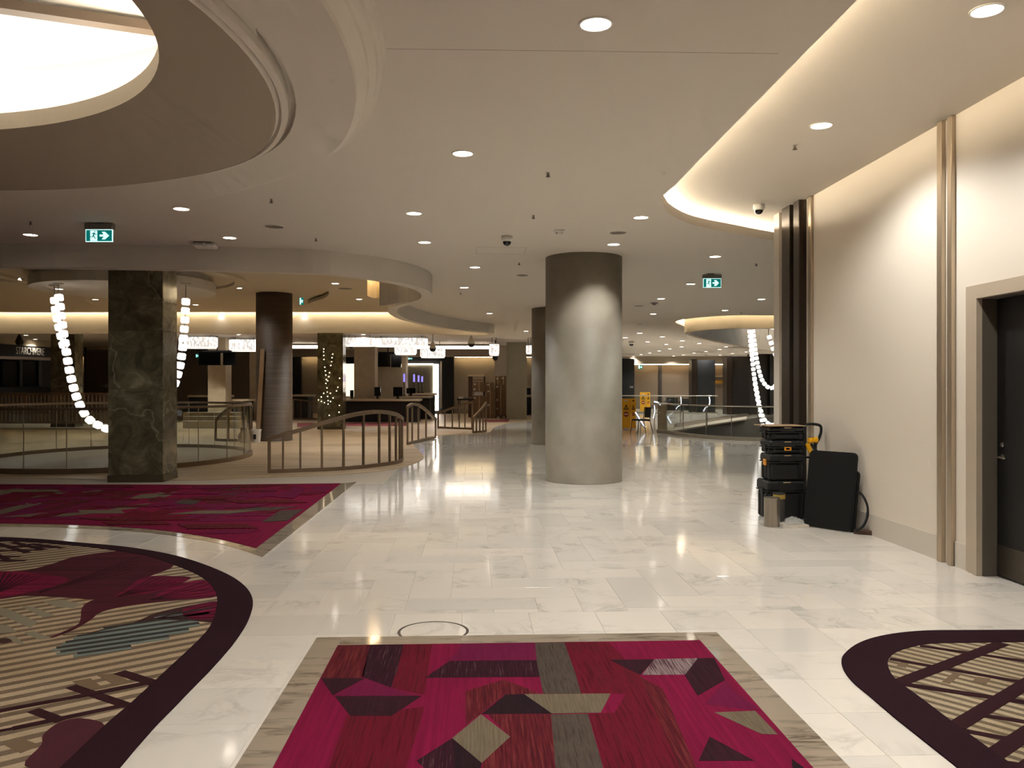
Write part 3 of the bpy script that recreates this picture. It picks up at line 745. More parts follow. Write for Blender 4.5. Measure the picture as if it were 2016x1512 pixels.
pb([(1535, 228), (1590, 227), (1625, 300), (1535, 352), (1492, 284)], c_dkp, .0070)
pb([(1590, 407), (1725, 402), (1800, 480), (1745, 478)], c_beige, .0069)
pb([(1345, 290), (1420, 330), (1530, 590), (1480, 600)], c_redb, .0066)
pb([(1625, 300), (1660, 340), (1740, 400), (1560, 380)], c_magp, .0066)
pb([(1575, 487), (1722, 567), (1538, 567)], c_dkp, .0069)
pb([(1845, 560), (1900, 600), (1850, 600)], c_blk, .0069)
# stone border: separate slabs around the rug
bord = thing('stone_border', 'grey veined stone border framing the front magenta rug', 'stone border', ((BX0 + BX1) / 2, 4.0, 0))
def slab(x0, x1, y0, y1, par): put('border_slab', g_rbox(x0 + .001, x1 - .001, y0 + .001, y1 - .001, -.006, .0035, .0008), m_grey, par)
for k in range(4):
    y1 = BY - .0 - k * .95; y0 = y1 - .95
    slab(BX0, RX0, y0, y1, bord); slab(RX1, BX1, y0, y1, bord)
w = (RX1 - RX0) / 3
for k in range(3): slab(RX0 + k * w, RX0 + (k + 1) * w, RY, BY, bord)

# ---- floral carpet at the left
def clip_poly(poly, clipper):                      # keep it simple: drop points outside to the nearest inner boundary
    return poly
flo = thing('floral_carpet', 'floral carpet with plum border and large magenta petals on the left', 'carpet', (-3.5, 5.0, 0))
put('field', g_prism([(p.x, p.y) for p in floral_in], -.001, .0052), c_strL, flo)
nb = min(len(lo), len(li))
bo_ = [Vector((p.x, p.y, 0)) for p in lo]; bi_ = [Vector((p.x, p.y, 0)) for p in li]
put('plum_border', g_prism([(p.x, p.y) for p in bo_] + [(p.x, p.y) for p in bi_[::-1]], -.001, .0085), m_plum, flo)
fin_poly = [(p.x, p.y) for p in floral_in]
def spl2(pts, per=4): return [(p.x, p.y) for p in spline([Vector((*p, 0)) for p in pts], per, True)]
G = 3.877
def pf(pts, mat, z, name='petal', smooth=True, sc=G, ox=0, oy=1040):
    q = spl2(pts) if smooth else pts
    poly = [Z(ox + p[0] / sc, oy + p[1] / sc, z) for p in q]
    return put(name, g_prism(poly, z - .0012, z), mat, flo)
def line_f(a, b, wpx, mat, z, sc=G, ox=0, oy=1040, name='vein', parent=None):
    global NL; NL += 1; z = z + .00006 * (NL % 14)
    A = Z(ox + a[0] / sc, oy + a[1] / sc, z); B = Z(ox + b[0] / sc, oy + b[1] / sc, z)
    return put(name, g_bar([A, B], wpx, .0012), mat, parent or flo)
# lattice in the far corner, sage blocks
for a, b in (((-300, 130), (420, 145)), ((-300, 178), (330, 165)), ((-300, 222), (160, 215)), ((-300, 255), (200, 245))): line_f(a, b, .07, c_lat, .0060, name='lattice_bar')
for a, b in (((-40, 110), (210, 185)), ((90, 105), (340, 165)), ((230, 118), (480, 150)), ((-160, 150), (60, 240)), ((-300, 190), (-60, 262))): line_f(a, b, .07, c_lat, .0063, name='lattice_bar')
for q in ([(0, 605), (60, 615), (290, 715), (230, 760), (0, 660)], [(150, 590), (260, 600), (420, 665), (330, 680)], [(0, 735), (60, 740), (130, 790), (0, 800)], [(180, 795), (260, 785), (400, 840), (300, 850)], [(40, 825), (110, 820), (190, 885), (120, 880)], [(330, 560), (480, 545), (640, 580), (560, 610), (430, 600)]):
    pf(q, c_sage, .0058, 'carpet_block', False)
c_td, c_tl = M('carpet_teal_dark', (54, 50, 48), .95, spec=.1), M('carpet_teal_light', (104, 112, 108), .95, spec=.1)
for k_ in range(7):
    ys_ = 975 - 33 * k_; xs_ = (560, 430, 400, 470, 560, 760, 1180)[k_]; xe_ = (1000, 1290, 1440, 1520, 1570, 1600, 1620)[k_]
    sl_ = -.145
    def yy_(x): return ys_ + sl_ * (x - 560)
    for a_ in range(3):
        f0, f1 = a_ / 3, (a_ + 1) / 3; j0 = rnd.uniform(-60, 60)
        line_f((xs_ + (xe_ - xs_) * f0, yy_(xs_ + (xe_ - xs_) * f0)), (xs_ + (xe_ - xs_) * f1, yy_(xs_ + (xe_ - xs_) * f1)), .056, c_tl, .0057, name='teal_thread')
    line_f((xs_ + 30, yy_(xs_ + 30) - 15), (xe_, yy_(xe_) - 15), .050, c_td, .0060, name='teal_thread')
# petals
pf([(-260, 330), (0, 328), (200, 320), (400, 270), (550, 222), (780, 185), (1000, 170), (1250, 215), (1320, 290), (1180, 352), (1060, 400), (960, 480), (740, 540), (520, 530), (200, 515), (0, 540), (-260, 560)], c_petald, .0062)
pf([(-260, 350), (0, 330), (160, 330), (260, 345), (520, 380), (420, 440), (200, 490), (0, 535), (-260, 550)], c_petal, .0065)
pf([(615, 690), (625, 610), (690, 555), (860, 500), (950, 470), (1050, 390), (1150, 365), (1320, 365), (1460, 375), (1400, 415), (1560, 395), (1630, 450), (1650, 520), (1400, 545), (1100, 575), (900, 605), (760, 645), (690, 700), (560, 775), (420, 830), (385, 828), (480, 790), (590, 735)], c_petald, .0066)
pf([(880, 520), (960, 470), (1070, 385), (1170, 368), (1330, 370), (1450, 378), (1380, 420), (1250, 470), (1100, 500)], c_petal, .0069)
pf([(1180, 520), (1400, 420), (1560, 398), (1630, 450), (1645, 515), (1400, 535)], c_petal, .0069)
pf([(1090, 690), (1180, 650), (1330, 612), (1500, 580), (1670, 558), (1660, 640), (1630, 712), (1500, 708), (1300, 700), (1130, 705), (1000, 730)], c_leaf, .0066)
pf([(1390, 625), (1500, 585), (1668, 562), (1655, 640), (1630, 690), (1440, 690)], c_petal, .0069)
line_f((480, 815), (700, 795), .012, c_leaf, .0062, name='stem'); line_f((700, 795), (1000, 730), .014, c_leaf, .0062, name='stem')
for k in range(7):
    line_f((-60, 530 - k * 4), (40 + 45 * k, 335 + 6 * k), .014, c_vein, .0067)
for k in range(7):
    line_f((900, 522), (1180 + 42 * k, 370 + 9 * k), .012, c_vein, .0071)
for k in range(5):
    line_f((1150, 545), (1580 + 14 * k, 400 + 28 * k), .012, c_vein, .0071)
for k in range(5):
    line_f((300, 480 + 4 * k), (1000 + 20 * k, 330 - 30 * k), .012, c_vein, .0064)
for k in range(5):
    line_f((1180, 690), (1660, 575 + 26 * k), .009, c_vein, .0071)
# lattice and blot in the near corner
def lf2(a, b, w_, name='lattice_bar'): line_f(a, b, w_, c_lat, .0062, 2.471, 0, 900, name)
lf2((745, 1092), (370, 1165), .055); lf2((370, 1165), (-60, 1245), .05); lf2((610, 1205), (60, 1320), .05); lf2((60, 1320), (-80, 1345), .03)
lf2((345, 1115), (625, 1210), .06); lf2((160, 1230), (300, 1282), .06); lf2((580, 1045), (770, 1105), .07)
pf([(310, 1512), (120, 1500), (200, 1400), (210, 1350), (290, 1290), (400, 1270), (510, 1305), (430, 1400)], M('carpet_purple_blot', (66, 30, 38), .95, spec=.1), .0064, 'petal', True, 2.471, 0, 900)
for q in ([(20, 1400), (110, 1370), (200, 1400), (100, 1440)], [(350, 1090), (440, 1075), (500, 1120), (420, 1135)], [(470, 1060), (560, 1050), (640, 1095), (560, 1110)]):
    pf(q, M('carpet_umber', (104, 86, 68), .95, spec=.1), .0060, 'carpet_block', False, 2.471, 0, 900)
pf([(0, 845), (60, 840), (90, 860), (40, 878), (0, 872)], c_leaf, .006, 'carpet_block', True)

# ---- right-hand lattice carpet
rc = thing('lattice_carpet', 'striped carpet with plum border and dark lattice at the lower right', 'carpet', (3.0, 4.6, 0))
put('field', g_prism([(p.x, p.y) for p in right_in], -.001, .0052), c_strR, rc)
put('plum_border', g_prism([(p.x, p.y) for p in ro] + [(p.x, p.y) for p in ri[::-1]], -.001, .0085), m_plum, rc)
def lr(a, b, w_, z=.0064): line_f(a, b, w_, c_lat, z, 4.296, 1560, 1160, 'lattice_bar', rc)
lr((900, 790), (1780, 455), .085, .0068); lr((1380, 1160), (2500, 480), .085, .0068); lr((1700, 1400), (2700, 740), .085, .0068); lr((1900, 1560), (2900, 900), .08, .0068)
lr((1080, 478), (2600, 700), .045); lr((825, 588), (2600, 900), .045); lr((930, 800), (2600, 1050), .06); lr((1580, 1060), (2600, 1220), .045); lr((1420, 1190), (2500, 1390), .05); lr((1800, 1465), (2500, 1560), .04)
for q in ([(880, 650), (920, 610), (990, 620), (960, 665)], [(1520, 780), (1560, 740), (1680, 755), (1640, 800)], [(1260, 785), (1370, 700), (1440, 710), (1330, 800)]):
    poly = [Z(1560 + p[0] / 4.296, 1160 + p[1] / 4.296, .006) for p in q]
    put('carpet_block', g_prism(poly, .005, .006), MATS['carpet_umber'], rc)

# ---- magenta carpet in the middle distance
bc = thing('patchwork_carpet', 'crimson patchwork carpet in front of the green marble column', 'carpet', (-5, 10.5, 0))
put('pile', g_prism([(p.x, p.y) for p in back_in], -.001, .0065), c_mag, bc)
# stone edging strips
n1 = [Vector(p) for p in spline([Z(*p) for p in bk_out_near], 4)]; n2 = [Vector(p) for p in spline([Z(*p) for p in bk_in_near], 4)]
st = 4
for k in range(0, len(n1) - 1, st):
    k2 = min(k + st, len(n1) - 1)
    put('border_slab', g_prism([(p.x, p.y) for p in n1[k:k2 + 1]] + [(p.x, p.y) for p in n2[k:k2 + 1]][::-1], -.004, .003), m_grey, bc)
A, B, C_, D_ = Z(516, 1097), Z(702, 949), Z(672, 952), Z(504, 1080)
for k in range(8):
    f = lambda P, Q, s: P + (Q - P) * s
    q = [f(A, B, k / 8), f(A, B, (k + 1) / 8), f(D_, C_, (k + 1) / 8), f(D_, C_, k / 8)]
    put('border_slab', g_prism([(p.x, p.y) for p in q], -.004, .003), m_grey, bc)
bin_poly = [(p.x, p.y) for p in back_in]
r2 = random.Random(11); cnt = 0
for k in range(1500):
    if cnt >= 170: break
    x = r2.uniform(-9.5, -1.6); y = r2.uniform(8.2, 13.6)
    L_ = r2.uniform(.35, 1.0); W_ = r2.uniform(.18, .36); sh = r2.choice([-1, 1]) * r2.uniform(.1, .35)
    if r2.random() < .5: q = [(x, y), (x + L_, y), (x + L_ + sh, y + W_), (x + sh, y + W_)]
    else: q = [(x, y), (x + W_, y + sh), (x + W_, y + L_ + sh), (x, y + L_)]
    if not all(inside(p, bin_poly) for p in q): continue
    mt = r2.choice([c_red, c_red, c_redb, c_redb, c_redb, c_magp, c_grey, c_beige, c_magp, c_red, c_magp, c_magp])
    put('carpet_patch', g_prism(q, .006, .0068 + .00005 * cnt), mt, bc); cnt += 1

# ================================================================ COLUMNS
def round_column(name, label, px, t_front, r, z1, mat, n=72):
    c = D(px, HY, t_front + r); 
    return tag(put(name, g_lathe([(r + .004, 0), (r + .004, .012), (r, .016), (r, z1)], n, (c.x, c.y, 0)), mat, None, True), label, 'column'), c
col1, cc1 = round_column('concrete_column', 'thick bare concrete column in the middle of the marble floor', 1149, 13.6, .656, ZC, m_concrete)
round_column('concrete_column', 'concrete column half hidden behind the nearest thick column', 1092, 22.9, .656, ZC, m_concrete)
round_column('ribbed_column', 'round dark brown column with fine horizontal ribbing in the lounge', 540, 24.3, .53, ZL, m_rib)
def green_column(label, px0, py_base, t, w, z1, joints, leds=None):
    p = D(px0, HY, t)
    e = thing('green_marble_column', label, 'column', (p.x + w / 2, p.y + w / 2, 0))
    x0, x1, y0, y1 = p.x, p.x + w, p.y, p.y + w * .74
    put('core', g_box(x0 + .02, x1 - .02, y0 + .02, y1 - .02, 0, z1), m_greenb, e)
    put('plinth', g_rbox(x0 - .012, x1 + .012, y0 - .012, y1 + .012, 0, .12, .004), m_greenb, e)
    zz_ = [.122] + joints + [z1]
    for a, b in zip(zz_[:-1], zz_[1:]):
        for k, g in enumerate((g_rbox(x0, x1, y0, y0 + .022, a + .002, b - .002, .002), g_rbox(x1 - .022, x1, y0 + .023, y1, a + .002, b - .002, .002), g_rbox(x0, x0 + .022, y0 + .023, y1, a + .002, b - .002, .002))):
            put('marble_panel', g, m_green, e)
    return e, (x0, x1, y0, y1)
green_column('green marble column at the edge of the crimson carpet, nearest of its kind', 213, 950, 13.9, .90, ZL, [1.57, 2.55, 3.05])
green_column('green marble column at the back left behind the hanging crystal strand', 100, 0, 33, .93, 3.82, [1.6, 2.9])
gc, gb = green_column('green marble column hung with tiny fairy lights behind the railing', 625, 0, 31.2, .95, 3.64, [1.3, 2.6])
# fairy lights on it
fl = thing('fairy_lights', 'strings of tiny warm fairy lights draped on the green column', 'string lights', ((gb[0] + gb[1]) / 2, gb[2], 0))
pts5 = [(488, 424), (486, 458), (488, 504), (490, 553), (598, 486), (590, 530), (585, 580), (574, 627), (500, 648), (507, 694), (559, 717), (513, 745), (549, 767), (520, 800), (535, 819), (514, 850), (683, 786), (661, 895), (645, 942), (527, 906), (487, 972), (530, 957), (571, 972), (457, 1018), (422, 1055), (535, 1010), (602, 1030), (459, 1072), (541, 1063), (571, 1074), (497, 1089), (541, 1105), (680, 1122), (676, 1207), (555, 1246)]
bm_ = M('fairy_bulb', (255, 240, 210), .4, emit=(255, 232, 190), es=16); bm_.cycles.emission_sampling = 'NONE'
bulb0 = None
for q in pts5:
    p = D(560 + q[0] / 6.3, 620 + q[1] / 6.3, 31.2); p.y = gb[2] - .012
    if bulb0 is None:
        bulb0 = put('bulb', g_lathe([(.001, -.014), (.012, -.007), (.014, 0), (.012, .007), (.001, .014)], 8), bm_, None, True); bulb0.parent = fl; o = bulb0
    else:
        o = bulb0.copy(); COL.objects.link(o)
    o.location = p - fl.location
def chain(idx):
    path = [Vector((D(560 + pts5[i][0] / 6.3, 620 + pts5[i][1] / 6.3, 31.2).x, gb[2] - .006, D(560 + pts5[i][0] / 6.3, 620 + pts5[i][1] / 6.3, 31.2).z)) for i in idx]
    put('wire', g_tube(path, .004, 4), M('wire', (60, 56, 44), .6), fl)
chain([0, 1, 2, 3, 8, 9, 11, 13, 15, 19, 20, 23, 24]); chain([4, 5, 6, 7, 10, 12, 14, 21, 22, 26]); chain([16, 17, 18, 32, 33]); chain([25, 28, 29, 31, 34])
def box_column(name, label, px0, px1, t, dep, z1, mat):
    a = D(px0, HY, t); b = D(px1, HY, t)
    return tag(put(name, g_move(g_rbox(0, (b - a).length, 0, dep, 0, z1, .01), (a.x, a.y, 0), -YAW), mat), label, 'column')
box_column('square_column', 'square pale stone column beside the stacked cardboard boxes', 997, 1037, 41, 1.0, 3.82, M('pale_stone', (150, 142, 122), .5, var=.05, vscale=3))
a = D(974, HY, 44.6); b = D(997, HY, 41.6)
tag(put('wall_pier', g_move(g_rbox(0, .66, 0, .6, 0, 3.82, .01), (a.x, a.y, 0), -YAW), m_taupe), 'brown pier behind the stacked cardboard boxes', 'pier')
box_column('square_column', 'square beige column left of the twin black screens by the cashier counter', 697, 738, 39.3, .9, 3.82, m_beige)
box_column('square_column', 'square beige column carrying twin black screens behind the cashier counter', 742, 799, 43, .9, 3.82, m_beige)
box_column('square_column', 'square beige column under the twin black screens above the lounge tables', 409, 444, 37, .8, 3.82, m_beige)
box_column('square_column', 'narrow pale column just left of the brown ribbed column', 491, 506, 40, .5, 3.82, m_beige)

# ================================================================ CEILING FITTINGS
def make_downlight():
    e = thing('downlight', '', 'downlight')
    put('trim_ring', g_lathe([(.108, .0), (.108, -.005), (.094, -.007), (.091, .0)], 32), m_white, e)
    put('lens', g_lathe([(.091, -.001), (.08, -.0035), (.001, -.0035)], 32), m_lens, e)
    return e
dl0 = make_downlight(); DLN = 0
def spot(parent, loc, w, size=112, blend=.5, r=.09):
    l = bpy.data.lights.new('beam', 'SPOT'); l.energy = w; l.color = (.985, 1, .975); l.spot_size = radians(size); l.spot_blend = blend; l.shadow_soft_size = r
    o = bpy.data.objects.new('beam', l); COL.objects.link(o); o.parent = parent; o.location = (0, 0, -.02); return o
def downlight(px, py, z, label, group=None, w=1., size=120, sc=1.):
    global DLN
    e = dl0 if DLN == 0 else copy_tree(dl0)
    DLN += 1
    e.location = Z(px, py, z); e.scale = (sc, sc, 1)
    e['label'] = label; e['category'] = 'downlight'
    if group: e['group'] = group
    elif 'group' in e: del e['group']
    dls.append((e, w, size))
    return e
dls = []
near = [(1173, 47, 'large round downlight nearest the camera, at the top of the picture', 1.), (911, 302, 'round downlight left of the nearest ceiling sprinkler, ahead of the medallion', 1.), (815, 420, 'round downlight right of the medallion, left of the dome camera', 1.), (836, 477, 'round downlight just above the curved lounge bulkhead tip', 1.), (357, 411, 'round downlight right of the left exit sign, below the medallion bead', .4), (452, 468, 'round downlight right of the white ceiling projector', .45), (60, 462, 'round downlight at the far left beside the left exit sign', .4), (1262, 428, 'round downlight left of the lit curved cove, above a flush speaker', 1.), (1208, 481, 'round downlight touching the top of the thick concrete column', .9), (1408, 505, 'round downlight above the right-hand exit sign', 1.), (935, 526, 'round downlight between the curved bulkhead tip and the concrete column', 1.), (914, 566, 'second round downlight out from the curved bulkhead tip', 1.), (964, 617, 'small downlight above the pointed end of the far bulkhead', 1.), (1035.6, 652, 'small downlight beside the partly hidden concrete column', 1.), (1360, 559, 'round downlight immediately left of the right-hand exit sign', 1.), (1301.5, 588, 'round downlight beside a smoke detector, left of the right-hand exit sign', 1.), (1286, 618, 'round downlight just left of the tip of the lit ceiling drum', 1.), (1427.5, 611, 'round downlight directly above the lit ceiling drum', 1.), (1499, 589, 'round downlight above the ceiling drum, close to the dark fins', 1.)]
for px, py, lb, w in near: downlight(px, py, ZC - (0 if not (px < 500) else .0), lb, None, w)
for d in dls:
    if d[0].location.x < -1.5 and d[0].location.y < 10.9 and hypot(d[0].location.x + 6.5, d[0].location.y - 5) < 5.7: d[0].location.z = zA(d[0].location.y) - .001
downlight(1617, 247, ZR, 'round downlight in the raised soffit beside the cream wall', None, 1.7, 150)
FARL = 'small round downlight among many in the far hall ceiling'
for px, py in ((1259.7, 656), (1231, 665), (1275, 673), (1304, 663), (1311.5, 678), (1343.7, 671), (1318.5, 687), (1342, 683), (1376.7, 676), (1297.7, 691), (1279, 695), (1262, 698), (1247, 701.5), (1366.8, 695), (1390, 692), (1429.6, 683), (1416.6, 688), (1345.4, 698.7), (1326, 701), (1417.5, 699), (1395, 702), (1441.8, 696), (1468.7, 692.8)):
    downlight(px, py, ZC, FARL, 'far hall downlights', 1.6, sc=1.25)
for px, py, lb in ((40, 546, 'round downlight in the lounge ceiling at the far left edge'), (64.5, 605, 'round downlight left of the crystal strand, low in the lounge ceiling'), (187.6, 589.5, 'round downlight between the crystal strand and the near green column'), (470, 567, 'round downlight left of the top of the brown ribbed column'), (385, 600, 'round downlight right of the near green column, below the canopy'), (436, 616, 'round downlight in front of the lit cream bulkhead, left of the brown column'), (599, 616, 'round downlight right of the brown ribbed column, near the wash light'), (660, 558, 'round downlight inside the curl of the lounge ceiling wave'), (707, 589, 'round downlight in the lounge ceiling beside the lit neck of the bulkhead')):
    downlight(px, py, ZL - .141 if px in (660, 707) else ZL - .001, lb, None, .15 if px in (436, 599) else .45 if px == 470 else 2.3)
downlight(116, 569, 4.0, 'round downlight in the white canopy beside the crystal strand', None, .6)
for px, py, lb in ((51, 660, 'small downlight above the dark kiosk sign, left of two'), (69, 668, 'small downlight above the dark kiosk sign, right of two')): downlight(px, py, ZC, lb, None, .8)
# the same lamps carry on overhead, just above the frame
LB_ = {(.2, 3.0): 'round downlight overhead, in line with the front rug', (-.38, 1.7): 'round downlight overhead, behind the front rug', (3.3, 5.2): 'round downlight in the raised soffit above the door', (3.3, 2.4): 'round downlight in the raised soffit, before the door', (1.5, 1.6): 'round downlight overhead beside the raised soffit'}
for px_, lb_ in ((300, 'added unseen downlight behind the lounge bulkhead, left of the near green column line'), (470, 'added unseen downlight behind the lounge bulkhead over the low counters'), (715, 'added unseen downlight behind the lounge bulkhead over the long black counter'), (900, 'added unseen downlight behind the lounge bulkhead near the cardboard boxes')):
    p_ = D(px_, HY, 35.0); downlight(911, 302, ZC, lb_, None, 3.2).location = (p_.x, p_.y, ZC)  # unseen lamps added to brighten the area behind the bulkhead
for x, y in LB_:
    e = downlight(911, 302, ZC, 'x', None, 1.05 if x < 2.2 else 1.2, 96 if x < 2.2 else 150); e.location = (x, y, ZR if x > 2.2 else ZC)
    e['label'] = LB_[(x, y)]

for e, w, size in dls: spot(e, None, SPOT_W * w, size)

def make_sprinkler():
    e = thing('sprinkler', '', 'sprinkler')
    put('escutcheon', g_lathe([(.03, 0), (.03, -.004), (.012, -.008)], 16), m_steel, e)
    put('stem', g_lathe([(.009, -.006), (.009, -.05), (.006, -.06)], 10), M('sprinkler_bronze', (96, 80, 64), .4, metal=.7), e)
    put('deflector', g_lathe([(.034, -.060), (.034, -.063), (.004, -.064)], 16), MATS['sprinkler_bronze'], e)
    put('frame_arm', g_tube([(-.02, 0, -.02), (-.024, 0, -.04), (-.004, 0, -.06)], .004, 6), MATS['sprinkler_bronze'], e)
    put('frame_arm', g_tube([(.02, 0, -.02), (.024, 0, -.04), (.004, 0, -.06)], .004, 6), MATS['sprinkler_bronze'], e)
    return e
sp0 = make_sprinkler(); k = 0
for px, py, z, lb in ((1079, 340, ZC, 'ceiling sprinkler nearest the camera in the middle of the ceiling'), (1050, 424, ZC, 'ceiling sprinkler above the dome camera and smoke detector'), (534, 392, ZC, 'ceiling sprinkler at the rim of the medallion, above a flush speaker'), (60, 436, ZC, 'ceiling sprinkler at the far left, left of the exit sign'), (622, 469, ZC, 'ceiling sprinkler just above the curved lounge bulkhead'), (1022, 517, ZC, 'ceiling sprinkler left of the thick concrete column, below the dome camera'), (1565, 286, ZR, 'ceiling sprinkler in the raised soffit beside the cream wall'), (1489, 519, ZC, 'ceiling sprinkler between the right exit sign and the dark fins'), (907, 576, ZC, 'small ceiling sprinkler beside the second downlight from the bulkhead tip'), (1459, 614, ZC, 'small ceiling sprinkler above the lit ceiling drum')):
    e = sp0 if k == 0 else copy_tree(sp0); k += 1
    e.location = Z(px, py, z); e['label'] = lb; e['category'] = 'sprinkler'; e['group'] = 'ceiling sprinklers'
    if e.location.x < -1.5 and hypot(e.location.x + 6.5, e.location.y - 5) < 5.7: e.location.z = zA(e.location.y)
    e.rotation_euler = (0, 0, rnd.uniform(-.4, .4)); e.scale = (.7, .7, .7)
def flush_speaker(px, py, r, lb, z=ZC):
    p = Z(px, py, z); e = thing('ceiling_speaker', lb, 'speaker', p, 'flush ceiling speakers')
    if p.x < -1.5 and hypot(p.x + 6.5, p.y - 5) < 5.7: p.z = zA(p.y); e.location = p
    put('rim', g_lathe([(r, 0), (r, -.006), (r - .012, -.008), (r - .014, -.003)], 32, p), m_white, e)
    put('grille', g_lathe([(r - .014, -.003), (.001, -.005)], 32, p), M('grille', (118, 106, 92), .8), e)
flush_speaker(540, 446, .14, 'flush round speaker grille in the ceiling below the medallion')
flush_speaker(1217, 458, .13, 'flush round speaker grille above the thick concrete column')
flush_speaker(1028, 542, .13, 'flush round speaker grille left of the thick concrete column')
flush_speaker(1258, 602, .16, 'flush round speaker grille right of the thick concrete column')
flush_speaker(1260, 638.5, .16, 'small flush speaker grille at the left of the ceiling drum')
flush_speaker(680, 568, .22, 'flush round speaker grille in the lounge ceiling', ZL - .14)
def dome_camera(px, py, z, lb, s=1.):
    p = Z(px, py, z); e = thing('dome_camera', lb, 'camera', p, 'dome cameras')
    put('housing', g_lathe([(.075 * s, 0), (.075 * s, -.05 * s), (.062 * s, -.075 * s)], 32, p), m_white, e, True)
    prof_ = [(.058 * s, -.07 * s)] + [(.056 * s * cos(a), -.078 * s - .052 * s * sin(a)) for a in (0, .4, .8, 1.2, 1.5)]
    put('dome', g_lathe(prof_, 32, p), M('dome_black', (10, 10, 12), .12), e, True)
dome_camera(998, 465, ZC, 'white dome camera with black lens left of the thick concrete column', 1.1)
dome_camera(1494, 403, ZR, 'dome camera against the bright curved cove', 1.0)
dome_camera(1243, 672, ZC, 'tiny dark dome camera in the far hall ceiling', 1.8)
p = Z(1101, 454, ZC); e = thing('smoke_detector', 'square white smoke detector between the dome camera and a speaker', 'smoke detector', p)
put('base', g_rbox(p.x - .075, p.x + .075, p.y - .075, p.y + .075, p.z - .02, p.z, .006), m_white, e)
put('sensor', g_lathe([(.055, -.02), (.048, -.055), (.02, -.06)], 24, p), m_white, e)
p = Z(1288, 596, ZC); e = thing('smoke_detector', 'small smoke detector right of the thick concrete column', 'smoke detector', p)
put('base', g_rbox(p.x - .09, p.x + .09, p.y - .08, p.y + .08, p.z - .02, p.z, .006), m_greyp, e)
put('sensor', g_lathe([(.06, -.02), (.05, -.06), (.02, -.065)], 24, p), m_greyp, e)
p = Z(405, 478, ZC); e = thing('ceiling_projector', 'white ceiling projector with dark slot at the bulkhead edge', 'projector', p)
put('body', g_move(g_rbox(-.17, .17, -.12, .12, -.085, -.012, .03), p, .1), m_white, e)
put('mount_plate', g_move(g_rbox(-.16, .10, -.09, .09, -.016, 0, .004), p, .1), M('mount_dark', (50, 42, 36), .5), e)
put('lens', g_move(g_lathe([(.03, 0), (.03, .02), (.02, .022)], 16), (p.x + .02, p.y - .125, p.z - .05), 0, pi / 2), M('lens_grey', (190, 184, 176), .2), e)
# access hatch
p = Z(993, 495, ZC)
tag(put('access_hatch', g_join(g_box(p.x - .46, p.x + .34, p.y - .40, p.y - .396, ZC - .0012, ZC - .0002), g_box(p.x - .46, p.x - .456, p.y - .4, p.y + .25, ZC - .0012, ZC - .0002), g_box(p.x + .336, p.x + .34, p.y - .4, p.y + .25, ZC - .0012, ZC - .0002), g_box(p.x - .46, p.x + .34, p.y + .246, p.y + .25, ZC - .0012, ZC - .0002)), MATS['joint_line']), 'outline of a square access hatch around the dome camera', 'hatch')

def exit_sign(px0, px1, py0, pyg, py1, t, lb, z_top=ZC, s_=1.):
    a = D(px0, py1, t); w = (px1 - px0) / FPX * t; h = (py1 - pyg) / FPX * t
    e = thing('exit_sign', lb, 'exit sign', (a.x, a.y, a.z), 'running man exit signs', -YAW)
    def P(name, g, mat, parent=e): 
        o = put(name, g, mat, None); o.parent = parent; return o
    hz_ = z_top - a.z
    P('housing', g_rbox(-.012, w + .012, -.035, .06, h + .008, h + (py1 - py0) / FPX * t - h - .0, .006) if (py1 - py0) / FPX * t - h > .03 else g_box(-.01, w + .01, -.03, .05, h, h + .05), m_greyp)
    if hz_ > h + .03: P('mount', g_box(w * .25, w * .62, -.02, .05, h + .02, hz_ + .0), m_greyp)
    P('panel', g_box(0, w, -.005, .012, 0, h), m_signg)
    P('rim', g_join(g_box(-.006, w + .006, -.010, .014, h, h + .012), g_box(-.006, w + .006, -.010, .014, -.008, 0), g_box(-.006, 0, -.010, .014, 0, h), g_box(w, w + .006, -.010, .014, 0, h)), m_signw)
    f = -.0062
    def flat(name, pts, mat, y=f, parent=e):
        q = [(p_[0] * w, p_[1] * h) for p_ in pts]; V, F = g_prism(q, 0, .0012)
        return P(name, ([(v[0], y - v[2], v[1]) for v in V], [tuple(reversed(k_)) for k_ in F]), mat, parent)
    dw = flat('doorway', [(.16, .03), (.43, .03), (.43, .95), (.16, .95)], m_signw)
    flat('arrow', [(.52, .41), (.52, .60), (.68, .60), (.60, .84), (.73, .84), (.89, .50), (.73, .16), (.60, .16), (.68, .41)], m_signw)
    y2 = f - .0014
    man = [(.25, .74), (.33, .77), (.37, .64), (.42, .62), (.42, .57), (.36, .58), (.33, .63), (.31, .50), (.38, .22), (.36, .18), (.29, .42), (.26, .36), (.16, .36), (.16, .41), (.24, .42), (.28, .62), (.24, .68), (.21, .60), (.19, .62)]
    mn = flat('running_figure', man, m_signg, y2)
    flat('figure_head', [(.335 + .025 * cos(a_ * .7854), .85 + .05 * sin(a_ * .7854)) for a_ in range(8)], m_signg, y2)
    return e
exit_sign(170, 221, 441, 453, 475, 11.2, 'green running man exit sign hanging on the left below the medallion', ZC)
exit_sign(1385, 1419, 541, 549, 565.5, 16.2, 'green running man exit sign hanging on the right near the dark fins', ZC)
